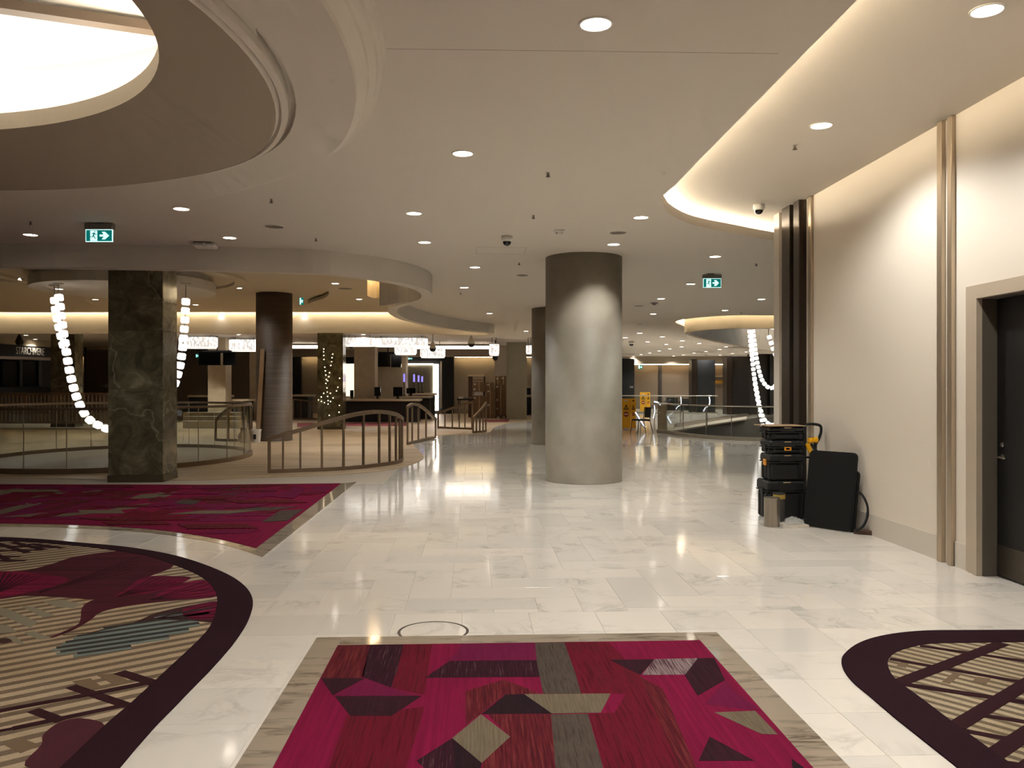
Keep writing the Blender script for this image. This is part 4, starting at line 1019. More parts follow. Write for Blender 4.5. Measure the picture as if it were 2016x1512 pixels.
def small_sign(px0, px1, py0, py1, t, lb, dep=.04, zc=ZC):
    e = thing('exit_sign', lb, 'exit sign', D((px0 + px1) / 2, py1, t), 'running man exit signs')
    put('panel', g_cam(px0, px1, py0, py1, t, dep), m_signg, e)
    m_ = (px0 + px1) / 2
    put('arrow', g_cam(m_ + .5, px1 - 1, py0 + (py1 - py0) * .3, py1 - (py1 - py0) * .3, t - .01, .01), m_signw, e)
    put('doorway', g_cam(px0 + 1, m_ - .5, py0 + .6, py1 - .6, t - .01, .01), m_signw, e)
    put('mount', g_cam(m_ - .5, m_ + .5, HY - (zc - EYE) * FPX / t, py0, t + .01, .02), m_greyp, e)
small_sign(589, 597, 586, 600, 26, 'small turned exit sign right of the brown ribbed column', .04, ZL)
small_sign(64, 80, 652, 655.5, 36, 'thin glowing exit sign above the dark kiosk sign')
small_sign(1256, 1265, 719, 726, 60.4, 'small blue-green exit sign on the far wall')
small_sign(802, 812, 704, 708, 48.8, 'small exit sign above the dark portal behind the counters')
small_sign(385, 391, 697, 704, 46, 'small exit sign left of the twin black screens in the lounge')

# ================================================================ LOUNGE RAILINGS
def railing(lb, base, top, bal, post_w=.06, bal_w=.035, rail_h=.075, foot=.07):
    """base/top: matched lists of (px, py) — base on the floor, top straight above; bal: fractional positions 0..1"""
    B = [Z(*b) for b in base]; T = []
    for b, (px, py) in zip(B, top):
        t = b.x * SA + b.y * CA; T.append(Vector((b.x, b.y, zat(py, t))))
    bs, ts = spline(B, 6), spline(T, 6)
    ts = [Vector((b.x, b.y, t.z)) for b, t in zip(bs, ts)]
    e = thing('curved_railing', lb, 'railing', B[0], 'bronze lounge railings')
    put('handrail', g_bar([p - Vector((0, 0, rail_h / 2)) for p in ts], .07, rail_h), m_rail, e)
    put('bottom_rail', g_bar([p + Vector((0, 0, foot / 2 + .004)) for p in bs], .06, foot), m_rail, e)
    n = len(bs) - 1
    for k, f in enumerate(bal):
        i = min(n - 1, int(f * n)); fr = f * n - i
        b = bs[i].lerp(bs[i + 1], fr); t = ts[i].lerp(ts[i + 1], fr)
        d = (bs[i + 1] - bs[i]); rz = atan2(d.y, d.x)
        w = post_w if k in (0, len(bal) - 1) else bal_w
        put('post' if w == post_w else 'baluster', g_move(g_box(-w / 2, w / 2, -.022, .022, .02, t.z - .02), (b.x, b.y, 0), rz), m_rail, e)
    return e
railing('bronze railing nearest the camera with a tall curved handrail', [(528, 932), (560, 931), (600, 929.5), (650, 927.5), (700, 924), (745, 919), (775, 914.5), (789, 910), (792, 904)], [(528, 860), (560, 851), (600, 840), (650, 825), (700, 812), (745, 807), (772, 811), (787, 819), (792, 824)], [.012, .115, .225, .335, .44, .54, .63, .71, .78, .845, .90, .945, .99])
railing('small curved bronze railing just right of the nearest railing', [(802, 876), (812, 873), (826, 870), (842, 866.5), (858, 863)], [(802, 799), (811, 793), (824, 796), (841, 808), (858, 824)], [.01, .24, .46, .7, .99])
railing('sloping bronze railing rising towards the cardboard boxes', [(862, 843), (880, 844), (900, 845), (916, 845.5), (930, 846)], [(862, 812), (880, 805), (900, 798), (916, 793), (930, 789)], [.01, .2, .38, .56, .74, .99])
railing('short bronze railing end piece in front of the cardboard boxes', [(931, 853), (940, 852.4), (949, 851.5), (957, 850)], [(931, 821), (940, 812), (949, 802), (957, 790)], [.02, .26, .5, .74, .98])
railing('low bronze railing seen right behind the brown ribbed column', [(577, 826), (605, 826), (635, 827), (676, 829)], [(577, 785), (605, 788), (635, 796), (676, 808)], [.01, .2, .4, .6, .8, .99])
railing('small curved bronze railing between the glass oval and the leaning board', [(424, 868), (445, 869), (470, 869), (488, 867), (496, 863)], [(424, 826), (445, 806), (470, 793), (488, 789), (496, 799)], [.01, .3, .6, .8, .99])
# long slatted terrace railing on the left
def long_rail(lb, px0, px1, t0, t1, z0, z1, n, mids):
    a = D(px0, HY, t0); b = D(px1, HY, t1); a.z = b.z = 0
    e = thing('terrace_railing', lb, 'railing', (a.x, a.y, 0), 'bronze lounge railings')
    def bar(nm, z, h): put(nm, g_bar([Vector((a.x, a.y, z)), Vector((b.x, b.y, z))], .07, h), m_rail, e)
    bar('handrail', z1, .09); bar('bottom_rail', z0, .08)
    for m_ in mids: bar('mid_rail', m_, .05)
    for k in range(n):
        p = a.lerp(b, k / (n - 1)); w = .06 if k % 7 == 0 else .03
        put('baluster', g_move(g_box(-w, w, -.025, .025, z0 - .04, z1), (p.x, p.y, 0), -YAW), m_rail, e)
    return e
wlk = tag(put('terrace_wall', g_cam(-60, 212, 842, 846.5, 31, .25), m_base), 'low pale kerb wall behind the glass oval on the left', 'low wall')
long_rail('long slatted bronze railing behind the glass oval on the left', -60, 212, 30.5, 30.5, .30, 1.34, 36, [.98, .64])

# ================================================================ GLASS OVAL AND ITS CRYSTAL STRANDS
oc = D(238, HY, 18.5); OA, OB = 2.72, 3.3
def oval(k, n, da=0.): 
    a = 2 * pi * k / n; return Vector((oc.x + (OA + da) * cos(a), oc.y + (OB + da) * sin(a), 0))
go = thing('glass_balustrade', 'oval glass balustrade with bronze handrail behind the near green column', 'balustrade', (oc.x, oc.y, 0))
nn = 96
def Lz(da, z): return [Vector((*oval(k, nn, da)[:2], z)) for k in range(nn)]
kb = g_ribbon([Lz(.05, .004), Lz(.05, .10), Lz(-.05, .10), Lz(-.05, .004)]); put('kerb', kb, m_rail, go)
put('handrail', g_ribbon([Lz(.035, 1.17), Lz(.035, 1.22), Lz(-.035, 1.22), Lz(-.035, 1.17), Lz(.035, 1.17)]), m_rail, go)
NPAN = 22
for p in range(NPAN):
    ks = [p / NPAN * nn + nn / NPAN * f for f in (.012, .25, .5, .75, .988)]
    V = []; 
    for kk in ks:
        for da in (-.006, .006):
            q = oval(kk, nn, da); V += [(q.x, q.y, .10), (q.x, q.y, 1.17)]
    F = []
    for s in range(4):
        o_ = s * 4; F += [(o_, o_ + 4, o_ + 5, o_ + 1), (o_ + 2, o_ + 3, o_ + 7, o_ + 6), (o_ + 1, o_ + 5, o_ + 7, o_ + 3)]
    F += [(0, 1, 3, 2), (16, 18, 19, 17)]
    mesh('glass_panel', V, F, m_glass, go)
    q = oval(p / NPAN * nn, nn); put('joint_clamp', g_lathe([(.009, .10), (.009, 1.17)], 6, (q.x, q.y, 0)), m_bronze, go)
tag(put('oval_floor_cover', g_prism([(p.x, p.y) for p in Lz(-.06, 0)], .004, .02), M('cover_grey', (150, 138, 122), .5)), 'plain grey floor covering inside the glass oval', 'floor cover')

bead_mesh = None
def make_bead_mesh(s):
    V, F = g_rbox(-s / 2, s / 2, -s / 2, s / 2, -s / 2, s / 2, s * .16)
    me = bpy.data.meshes.new('crystal_bead'); me.from_pydata(V, [], F); me.materials.append(m_crystal); return me
def garland(lb, path, s, step, group, hang=None):
    e = thing('crystal_garland', lb, 'chandelier', path[0], group)
    me = make_bead_mesh(s); L_ = 0; acc_ = 0; put('cable', g_tube(path, .012, 5), m_steel, e)
    nxt = step / 2
    for a, b in zip(path[:-1], path[1:]):
        d = (b - a); l = d.length
        while nxt <= acc_ + l:
            p = a + d * ((nxt - acc_) / l)
            o = bpy.data.objects.new('crystal_bead', me); COL.objects.link(o); o.parent = e; o.location = p - Vector(path[0])
            o.rotation_mode = 'QUATERNION'; o.rotation_quaternion = d.to_track_quat('Z', 'Y')
            nxt += step
        acc_ += l
    if hang:
        for h in hang: put('ceiling_rod', g_tube(h, .012, 6), m_steel, e); 
        for h in hang: put('ceiling_plate', g_lathe([(.12, 0), (.12, -.012), (.02, -.02)], 20, h[0]), m_steel, e)
    return e
def gp(pts, t0, t1, per=8):
    n = len(pts) - 1
    return spline([D(px, py, t0 + (t1 - t0) * k / n) for k, (px, py) in enumerate(pts)], per)
tA = 19.2
pA = gp([(115, 577), (119, 610), (124, 650), (131, 695), (139, 740), (152, 785), (172, 822), (200, 840), (236, 850), (272, 838), (308, 812), (336, 775), (352, 730), (359, 690), (363, 645), (365, 610), (366, 588)], tA, tA)
garland('long looping strand of glowing crystal cubes above the glass oval', pA, .16, .212, 'left crystal strands', [[Vector((pA[0].x, pA[0].y, 4.0)), pA[0]], [Vector((pA[-1].x, pA[-1].y, 4.0)), pA[-1]]])
pB = gp([(107, 583), (110, 612), (117, 648), (125, 680)], tA + .3, tA + .3)
garland('short second strand of crystal cubes beside the long left loop', pB, .16, .212, 'left crystal strands', [[Vector((pB[0].x, pB[0].y, 4.0)), pB[0]]])
tR = 27.5
pR = gp([(1482, 648), (1486, 680), (1491, 715), (1499, 745), (1508, 759), (1518, 764), (1527, 758), (1534, 742), (1538, 724), (1540, 712)], tR, tR)
garland('inner crystal strand looping up under the ceiling drum', pR, .12, .15, 'right crystal strands', [[Vector((pR[0].x, pR[0].y, 4.6)), pR[0]]])
pR2 = gp([(1513, 658), (1518, 674), (1523, 688), (1530, 706), (1538, 722)], tR - .5, tR - .5)
garland('slanting crystal strand closest to the dark fins', pR2, .13, .20, 'right crystal strands', [[Vector((pR2[0].x, pR2[0].y, 4.6)), pR2[0]]])
pR3 = gp([(1475, 648), (1479, 690), (1484, 735), (1490, 770), (1497, 805), (1505, 826), (1518, 836), (1530, 832), (1538, 821)], tR + .5, tR + .5)
garland('longest crystal strand looping low over the escalator well', pR3, .12, .16, 'right crystal strands', [[Vector((pR3[0].x, pR3[0].y, 4.6)), pR3[0]]])
pR4 = gp([(1478, 650), (1485, 745), (1494, 800), (1504, 848), (1508, 868)], tR + 1.2, tR + 1.2)
garland('straight crystal strand dropping behind the longest loop', pR4, .12, .18, 'right crystal strands', [[Vector((pR4[0].x, pR4[0].y, 4.6)), pR4[0]]])

# crystal drum lamps over the tables
m_drumc = bpy.data.materials.new('crystal_drum'); _nt, _N, _L, _P = nodes(m_drumc)
_w = _N.new('ShaderNodeTexVoronoi'); _w.inputs['Scale'].default_value = 9; _mp = mapping(_N, _L, world_pos(_N, _L), (1.6, 1.6, .7)); _L.new(_mp.outputs[0], _w.inputs['Vector'])
_mr = _N.new('ShaderNodeMapRange'); _mr.inputs['From Max'].default_value = .6; _mr.inputs['To Min'].default_value = 3.0; _mr.inputs['To Max'].default_value = .6; _L.new(_w.outputs['Distance'], _mr.inputs['Value'])
_P.inputs['Base Color'].default_value = (.8, .78, .72, 1); _P.inputs['Emission Color'].default_value = (*lin(COOL), 1); _L.new(_mr.outputs[0], _P.inputs['Emission Strength'])
def drum_lamp(px0, px1, py0, py1, t, lb):
    a = D(px0, py1, t); b = D(px1, py1, t); w = (b - a).length / 2; h = (py1 - py0) / FPX * t; c = (a + b) / 2
    d = min(.45, w); e = thing('crystal_drum_lamp', lb, 'pendant lamp', (c.x, c.y, c.z), 'crystal drum lamps')
    def race(r, z, n=20):
        out = []
        for k in range(n):
            a_ = pi * k / (n - 1) - pi / 2; out.append(Vector((c.x + (w - d) + r * cos(a_), c.y + d + r * sin(a_), c.z + z)))
        for k in range(n):
            a_ = pi * k / (n - 1) + pi / 2; out.append(Vector((c.x - (w - d) + r * cos(a_), c.y + d + r * sin(a_), c.z + z)))
        return out
    lps = [race(d * .9, h * .12), race(d * .98, h * .14), race(d, h * .22), race(d, h * .9), race(d * .96, h)]
    put('crystal_shade', g_ribbon(lps), m_drumc, e)
    put('lower_band', g_ribbon([race(d * .9, 0), race(d * .92, h * .10), race(d * .80, h * .10)]), M('crystal_dim', (210, 200, 180), .3, emit=COOL, es=.8), e)
    put('top_frame', g_ribbon([race(d * .97, h), race(d * .97, h * 1.05), race(d * .3, h * 1.05)]), m_dbronze, e)
    for s in (-1, 1): put('suspension_rod', g_tube([(c.x + s * (w - d * .6), c.y + d, c.z + h * 1.05), (c.x + s * (w - d * .6), c.y + d, ZC)], .012, 6), m_dbronze, e)
drum_lamp(346, 421, 663, 685, 35, 'long crystal drum lamp just right of the near green column')
drum_lamp(446, 506, 668, 691, 36.5, 'crystal drum lamp left of the brown ribbed column')
drum_lamp(672, 738, 664.5, 681, 35, 'crystal drum lamp beside the fairy-light column')
drum_lamp(735, 841, 665, 682, 35.6, 'longest crystal drum lamp above the cashier counter')
drum_lamp(775, 819, 681, 698, 39.5, 'short crystal drum lamp below the longest one')
drum_lamp(826, 876, 687, 704, 39, 'crystal drum lamp with a hanging camera in front')
drum_lamp(963, 983, 677, 700, 37, 'narrow crystal drum lamp at the brown pier by the boxes')
drum_lamp(1036, 1050, 680, 697, 37, 'crystal drum lamp half hidden by the second concrete column')
def tube_lamp(px0, px1, py, t, lb):
    a, b = D(px0, py, t), D(px1, py, t); e = thing('linear_lamp', lb, 'linear lamp', (a + b) / 2, 'linear lamps')
    put('diffuser', g_bar([a, b], .12, .14), m_tubeL, e); put('housing', g_bar([a + Vector((0, 0, .11)), b + Vector((0, 0, .11))], .16, .08), m_dgrey, e)
    for f in (.1, .9):
        p = a.lerp(b, f); put('suspension_rod', g_tube([p + Vector((0, 0, .1)), Vector((p.x, p.y, ZC))], .012, 5), m_dgrey, e)
tube_lamp(574, 627, 683, 42, 'glowing linear lamp between the brown column and the fairy-light column')
tube_lamp(818, 966, 684, 42, 'long glowing linear lamp above the dark portal')
def hang_cam(px, py, t, lb, dark=True):
    p = D(px, py, t); e = thing('hanging_camera', lb, 'camera', p, 'hanging dome cameras'); top = ZC
    m1 = M('camera_dark', (40, 34, 28), .5) if dark else m_white
    put('stem', g_lathe([(.02, 0), (.02, max(.05, ZC - p.z))], 10, p), m1, e)
    put('housing', g_lathe([(.15, -.30), (.13, -.22), (.06, -.05), (.02, .02)], 20, p), m1, e, True)
    put('dome', g_lathe([(.13, -.30), (.12, -.36), (.08, -.41), (.002, -.43)], 20, p), MATS['dome_black'], e, True)
hang_cam(38, 659, 31.8, 'dark teardrop camera hanging above the kiosk sign')
hang_cam(852, 672, 34, 'white teardrop camera hanging over the drum lamp by the portal', False)
hang_cam(928, 662, 32, 'pale teardrop camera hanging under the pointed bulkhead end', False)
hang_cam(975, 692, 39, 'dark teardrop camera hanging at the brown pier', True)
hang_cam(691, 667, 37, 'dark teardrop camera right of the fairy-light column', True)

# ================================================================ FAR FURNITURE
def twin_screens(lb, quads, t):
    e = thing('twin_screens', lb, 'screens', D((quads[0][0] + quads[-1][1]) / 2, quads[0][3], t))
    for k, (x0, x1, y0, y1) in enumerate(quads):
        s = put('screen', g_cam(x0, x1, y0, y1, t + .1 * k, .1), m_screen, e)
    x = (quads[0][0] + quads[-1][1]) / 2
    put('ceiling_pole', g_cam(x - 1, x + 1, HY - (ZC - EYE) * FPX / (t + .15), quads[0][2], t + .15, .05), m_blackm, e)
    put('bracket', g_cam(quads[0][0] + 8, quads[-1][1] - 8, quads[0][2] - 3, quads[0][2] + 2, t + .16, .1), m_blackm, e)
twin_screens('pair of black screens hung in front of a beige column in the lounge', [(391, 433, 693, 719), (439, 463, 694, 719)], 36)
twin_screens('pair of black screens hung over the cashier counter', [(737, 768, 696, 722), (770, 790, 697, 723)], 42)
def counter(name, lb, px0, px1, py_top, py_base, t, top_mat, dep=1.0, over=3):
    py_base = HY + 2609.6 / t
    e = thing(name, lb, 'counter', D((px0 + px1) / 2, py_base, t))
    put('body', g_cam(px0, px1, py_top + 3.5, py_base, t, dep), m_blackm, e)
    put('worktop', g_cam(px0 - over, px1 + over, py_top, py_top + 4, t - .15, dep + .3), top_mat, e)
    put('plinth', g_cam(px0 + 2, px1 - 2, py_base - 2, py_base - .02, t - .02, dep), m_dgrey, e)
    n = max(2, int((px1 - px0) / 28))
    for k in range(n):
        a_ = px0 + (px1 - px0) * k / n; b_ = px0 + (px1 - px0) * (k + 1) / n
        put('front_panel', g_cam(a_ + 1, b_ - 1, py_top + 6, py_base - 4, t - .02, .03), M('counter_panel', (22, 19, 18), .35), e)
m_ctop = M('counter_top', (196, 176, 146), .3)
counter('cashier_counter', 'long black counter with pale worktop in front of the beige columns', 679, 822, 786, 828, 37.5, m_ctop, 1.2)
counter('cashier_counter', 'black counter end section with pale worktop, right of the long counter', 792, 845, 780, 822, 41, m_ctop)
counter('cashier_counter', 'black counter section with slanted pale worktop beside the portal', 815, 853, 774, 816, 44.5, m_ctop)
counter('lounge_counter', 'low counter with pale top behind the glass oval', 372, 440, 778, 823, 40, m_ctop)
counter('lounge_counter', 'low counter with pale rounded top just left of the leaning board', 418, 486, 786, 826, 38, m_ctop)
counter('lounge_counter', 'low counter with pale top right of the brown ribbed column', 576, 606, 777, 822, 41, m_ctop)
def monitor(px0, px1, py0, py1, t, lb):
    e = thing('monitor', lb, 'monitor', D((px0 + px1) / 2, py1, t), 'counter monitors'); m_ = (px0 + px1) / 2
    put('display', g_cam(px0, px1, py0, py1 - 5, t, .06), m_screen, e); put('stand', g_cam(m_ - 2, m_ + 2, py1 - 6, py1, t + .07, .05), m_blackm, e)
    put('foot', g_cam(m_ - 4, m_ + 4, py1 - 1.2, py1, t, .2), m_blackm, e)
monitor(737, 749, 762, 785.1, 38.2, 'black monitor left on the long counter'); monitor(774, 792, 762, 785.1, 38.2, 'black monitor in the middle of the long counter')
monitor(800, 818, 764, 779.5, 41.6, 'black monitor right of the beige columns'); monitor(689, 696, 768, 785.2, 38, 'small black monitor at the left end of the long counter')
def light_pole(px, py0, pym, py1, t, lb):
    e = thing('indicator_light', lb, 'indicator light', D(px, py1, t), 'violet indicator lights')
    put('pole', g_cam(px - .7, px + .7, pym, py1, t, .04), m_blackm, e)
    put('glow_tube', g_cam(px - 1.6, px + 1.6, py0, pym, t, .07), M('violet_glow', (150, 140, 230), .4, emit=(130, 120, 230), es=1.4), e)
    put('base', g_cam(px - 3, px + 3, py1 - 2, py1, t - .05, .15), m_blackm, e)
light_pole(795.5, 736, 752, 779.6, 41.3, 'tallest violet light pole on the counters, leftmost of four'); light_pole(815, 737, 752, 773.8, 44.8, 'violet light pole second from the left by the portal')
light_pole(824, 739, 752, 773.8, 44.8, 'violet light pole third from the left by the portal'); light_pole(831, 741, 752, 773.8, 44.8, 'whitish light pole rightmost of four by the portal')
# red carpet beyond the railings
tag(put('red_runner', g_prism([Z(676, 839), Z(800, 839), Z(800, 832.5), Z(676, 832.5)], .004, .010), M('runner_red', (120, 44, 48), .95)), 'dull red carpet strip in front of the black cashier counter', 'carpet')
tag(put('red_runner', g_prism([Z(950, 831), Z(1000, 831), Z(1003, 826.5), Z(950, 826.5)], .004, .010), MATS['runner_red']), 'dull red carpet strip in front of the cardboard boxes', 'carpet')
tag(put('red_runner', g_prism([Z(585, 841), Z(622, 841), Z(622, 833), Z(585, 833)], .004, .010), MATS['runner_red']), 'dull red carpet strip right of the brown ribbed column', 'carpet')
# wooden slatted steps glimpsed behind the glass oval
for k, (y0, y1) in enumerate(((812, 816), (820, 824), (829, 833))):
    tag(put('bench_slat', g_cam(360, 485, y0, HY + 2609 / (34 - k), 34 - k * 1.0, .5), m_beige), ('upper', 'middle', 'lower')[k] + ' pale step tread seen through the glass oval', 'step')

# cardboard boxes
def carton(px0, px1, py0, py1, t, lb, dep=.6, group='stacked cardboard boxes'):
    e = thing('cardboard_box', lb, 'box', D((px0 + px1) / 2, py1, t), group)
    put('carton', g_cam(px0, px1, py0, py1, t, dep), m_card, e)
    m_ = (px0 + px1) / 2
    put('tape', g_cam(m_ - .8, m_ + .8, py0, py1, t - .004, .004), M('packing_tape', (176, 146, 108), .3), e)
    put('shipping_label', g_cam(px0 + 2, px0 + 6, py0 + 3, py0 + 6, t - .006, .004), M('label_white', (200, 190, 172), .6), e)
BX = [(975, 985.6, 741, 757, 'top box of the tall stack, left one'), (986, 996.4, 740, 757, 'top box of the tall stack, right one against the column'), (975, 996.4, 757, 783, 'upper middle box of the tall stack'), (975, 996.4, 783, 800, 'lower middle box of the tall stack'), (975, 996.4, 800, 817.3, 'bottom box of the tall stack on the pallet'), (957, 971, 753, 766, 'small box on top of the middle stack'), (957.5, 973, 766, 793, 'middle box of the middle stack'), (957.5, 973, 793, 823.6, 'bottom box of the middle stack'), (931, 955, 752, 762, 'flat box second in the left stack'), (930, 957, 762, 771, 'flat box with shiny tape in the left stack'), (931, 956, 779, 823.4, 'large box at the bottom of the left stack')]
for k, (a, b, c, d, lb) in enumerate(BX): carton(a, b, c, d, 42.5 - (.3 if 957 <= a <= 958.5 else 0), 'brown cardboard box, ' + lb)
e = thing('pallet_rack', 'brown upright board and shelf behind the left cardboard stack', 'rack', D(935, 815, 43.6))
put('back_panel', g_cam(922, 930, 740, 821.8, 43.6, .3), m_dwood, e); put('top_shelf', g_cam(922, 954, 738, 741, 43.2, .6), m_wood, e); put('side_post', g_cam(952, 955, 741, 821.8, 43.6, .3), m_dwood, e)
put('shelf', g_cam(930, 954, 747, 749, 43.3, .5), m_card, e)
e = thing('pallet', 'low wooden pallet under the tall cardboard stack', 'pallet', D(985, 821, 42.3)); put('deck', g_cam(974, 997, 818.1, 819.5, 42.2, .8), m_dwood, e)
for f in (974, 984, 994): put('runner', g_cam(f, f + 3, 819.5, 823.8, 42.2, .8), m_dwood, e)
e = thing('work_table', 'cluttered dark folding table beside the railing', 'table', D(915, 822, 39.5))
put('table_top', g_cam(900, 932, 785, 788, 39.5, .7), m_blackm, e)
for f in (902, 929): put('leg', g_cam(f, f + 1.5, 788, 826, 39.5, .05), m_blackm, e)
for f in (905, 926): put('leg', g_cam(f, f + 1.2, 788, 824, 40.1, .05), m_blackm, e)
e = tag(put('white_package', g_cam(934, 951, 771, 778.6, 42.6, .4), m_white), 'white flat pack lying between the left cardboard boxes', 'package')
for k, (x0, x1, y0, y1, m_, lb) in enumerate(((903, 911, 781, 785, m_white, 'white bundle at the left end of the cluttered dark table'), (914, 921, 782.5, 785, m_greyp, 'grey bundle in the middle of the cluttered dark table'), (924, 931, 781.5, 785, m_card, 'brown bundle at the right end of the cluttered dark table'))):
    g = g_cam(x0, x1, y0, y1, 39.6, .3); tag(put('bundle', g, m_), lb, 'bundle')
# slot machine seen between the columns
e = thing('slot_machine', 'dark cabinet machine seen between the pale column and the concrete column', 'machine', D(1041, 822, 47))
put('cabinet', g_cam(1036, 1046, 782, 818, 47, .7), m_blackm, e); put('display', g_cam(1036, 1045, 764, 777, 47.05, .1), m_screen, e); put('shelf', g_cam(1035, 1047, 778, 780, 46.9, .5), m_steel, e); put('base', g_cam(1035, 1047, 817, 821, 46.95, .8), m_dgrey, e)

# ---- dark kiosk with raised letters, far left
def kq(px0, px1, y00, y01, y10, y11, t0, t1, dep=.1):
    A = [D(px0, y01, t0), D(px1, y11, t1), D(px1, y10, t1), D(px0, y00, t0)]
    V = A + [v + Vector((0, dep, 0)) for v in A]
    return V, [(0, 1, 2, 3), (7, 6, 5, 4), (0, 4, 5, 1), (1, 5, 6, 2), (2, 6, 7, 3), (3, 7, 4, 0)]
ks = thing('kiosk', 'dark kiosk with raised metal letters and black screens at the far left', 'kiosk', D(50, 790, 38))
put('cornice', kq(-40, 99, 659, 674, 671, 684, 36.5, 39.5, .3), m_panelw, ks)
put('fascia', kq(-40, 99, 674, 700, 684, 704, 36.4, 39.4, .3), M('fascia_brown', (26, 20, 16), .4), ks)
put('canopy_edge', kq(-40, 99, 700, 705, 704, 709.5, 35.9, 38.9, .9), m_steel, ks)
put('back_wall', kq(-40, 99, 705, 790, 709, 790, 37.4, 40.4, .1), m_dgrey, ks)
put('counter', kq(-40, 99, 763, 800, 762, 795, 36.3, 39.3, .6), m_blackm, ks)
for x0, x1 in ((5, 38), (46, 76)):
    f = lambda x: 37.2 + 3 * (x + 40) / 139
    put('screen', kq(x0, x1, 710, 760, 711, 760, f(x0), f(x1), .05), m_screen, ks)
for x0 in (39, 76): 
    f0 = 37.1 + 3 * (x0 + 40) / 139; put('mullion', kq(x0, x0 + 5, 707, 760, 707, 760, f0, f0 + .1, .05), M('mullion_grey', (90, 92, 88), .4), ks)
cu = bpy.data.curves.new('letters', 'FONT'); cu.body = 'STARCHIVERE'; cu.extrude = .02; cu.size = 1.0
tmp = bpy.data.objects.new('letters', cu); COL.objects.link(tmp)
dg = bpy.context.evaluated_depsgraph_get(); tm = bpy.data.meshes.new_from_object(tmp.evaluated_get(dg)); bpy.data.objects.remove(tmp); tm.materials.append(M('letter_metal', (190, 176, 156), .35, metal=.5))
xs = [v.co.x for v in tm.vertices]; ys = [v.co.y for v in tm.vertices]
f = lambda x: 36.4 + 3 * (x + 40) / 139
A, B = D(32, 697, f(32) - .06), D(87, 700, f(87) - .06)
L_ = B - A; hh = 14.5 / FPX * 38
for v in tm.vertices:
    u = (v.co.x - min(xs)) / (max(xs) - min(xs)); w_ = (v.co.y - min(ys)) / (max(ys) - min(ys)); z = v.co.z
    q = A + L_ * u; v.co = (q.x, q.y - z, q.z + hh * w_)
o = bpy.data.objects.new('lettering', tm); COL.objects.link(o); o.parent = ks; o.matrix_parent_inverse = WM(ks).inverted()
e = thing('service_door', 'beige door with lever handle between the left green columns', 'door', D(190, 812, 46))
put('leaf', g_cam(168, 216, 692, 812, 46, .1), M('service_door_paint', (112, 92, 66), .5), e); put('frame', g_cam(165, 168, 684, 812, 45.95, .15), m_dgrey, e)
put('head_panel', g_cam(165, 216, 660, 684, 45.9, .2), m_taupe, e)
put('latch_plate', g_cam(206, 212, 757, 763, 45.9, .06), m_steel, e); put('lever', g_cam(196, 210, 759, 760.5, 45.85, .05), m_steel, e)

# ---- board, bucket and bag by the brown column
bt = 24.6
A = D(507, 868.5, bt - .36); B = D(517, 687, bt - .34)
tag(put('leaning_board', g_bar([A, B], .12, .03, (0, 1, 0)), m_wood), 'long pale timber board leaning on the brown ribbed column', 'board')
p = Z(504, 871); e = thing('bucket', 'white plastic bucket at the foot of the leaning board', 'bucket', p)
put('pail', g_lathe([(.12, .0), (.15, .36), (.158, .36), (.158, .38), (.146, .38), (.118, .02), (.01, .02)], 28, p), m_white, e, False)
put('bail_handle', g_tube([Vector((p.x + .16 * cos(a_), p.y - .02 - .16 * sin(a_) * .5, p.z + .35 - .17 * sin(a_))) for a_ in [pi * k / 10 for k in range(11)]], .006, 6), m_steel, e)
put('printed_label', g_move(g_box(-.04, .04, -.152, -.148, .1, .24), p), m_blackm, e)
p = Z(480, 872); rr = random.Random(3)
V, F = g_lathe([(.10, 0), (.15, .06), (.15, .16), (.12, .28), (.08, .36), (.10, .42), (.02, .44)], 14, p)
V = [(v[0] + rr.uniform(-.025, .025), v[1] + rr.uniform(-.025, .025), v[2] + (rr.uniform(-.015, .02) if v[2] > .05 else 0)) for v in V]
tag(mesh('paper_sack', V, F, M('sack_brown', (110, 86, 60), .8)), 'crumpled brown sack beside the white bucket', 'sack')

# ================================================================ ESCALATOR WELL
gl = [(1296, 851), (1313, 853), (1345, 858.5), (1390, 863), (1440, 866), (1492, 868), (1560, 870)]
glp = [Z(*p) for p in gl]
wb_ = thing('glass_balustrade', 'clear glass balustrade with steel rail around the escalator well', 'balustrade', glp[2])
gsp = spline(glp, 5)
put('kerb', g_bar(at_z(gsp, .05), .14, .10), m_concrete, wb_); put('handrail', g_tube(at_z(gsp, 1.02), .025, 8), m_chrome, wb_)
for a, b in zip(gsp[:-1:5], gsp[5::5]):
    d = (b - a).normalized() * .012; put('glass_panel', g_bar([a + d + Vector((0, 0, .56)), b - d + Vector((0, 0, .56))], .012, .92), m_glass, wb_)
for q in gsp[::5]: put('joint_clamp', g_lathe([(.012, .10), (.012, 1.0)], 6, (q.x, q.y, 0)), m_steel, wb_)
gl2 = [(1205, 813.5), (1270, 813.8), (1330, 814), (1372, 814.4), (1413, 815)]
g2 = [Z(*p) for p in gl2]
wb2 = thing('glass_balustrade', 'second glass balustrade with steel rail on the far side of the well', 'balustrade', g2[2])
put('kerb', g_bar(at_z(g2, .04), .14, .08), m_concrete, wb2); put('handrail', g_tube(at_z(g2, 1.08), .03, 8), m_chrome, wb2)
for a, b in zip(g2[:-1], g2[1:]):
    d = (b - a).normalized() * .012; put('glass_panel', g_bar([a + d + Vector((0, 0, .56)), b - d + Vector((0, 0, .56))], .012, .96), m_glass, wb2)
for q in g2: put('joint_clamp', g_lathe([(.012, .08), (.012, 1.06)], 6, (q.x, q.y, 0)), m_steel, wb2)
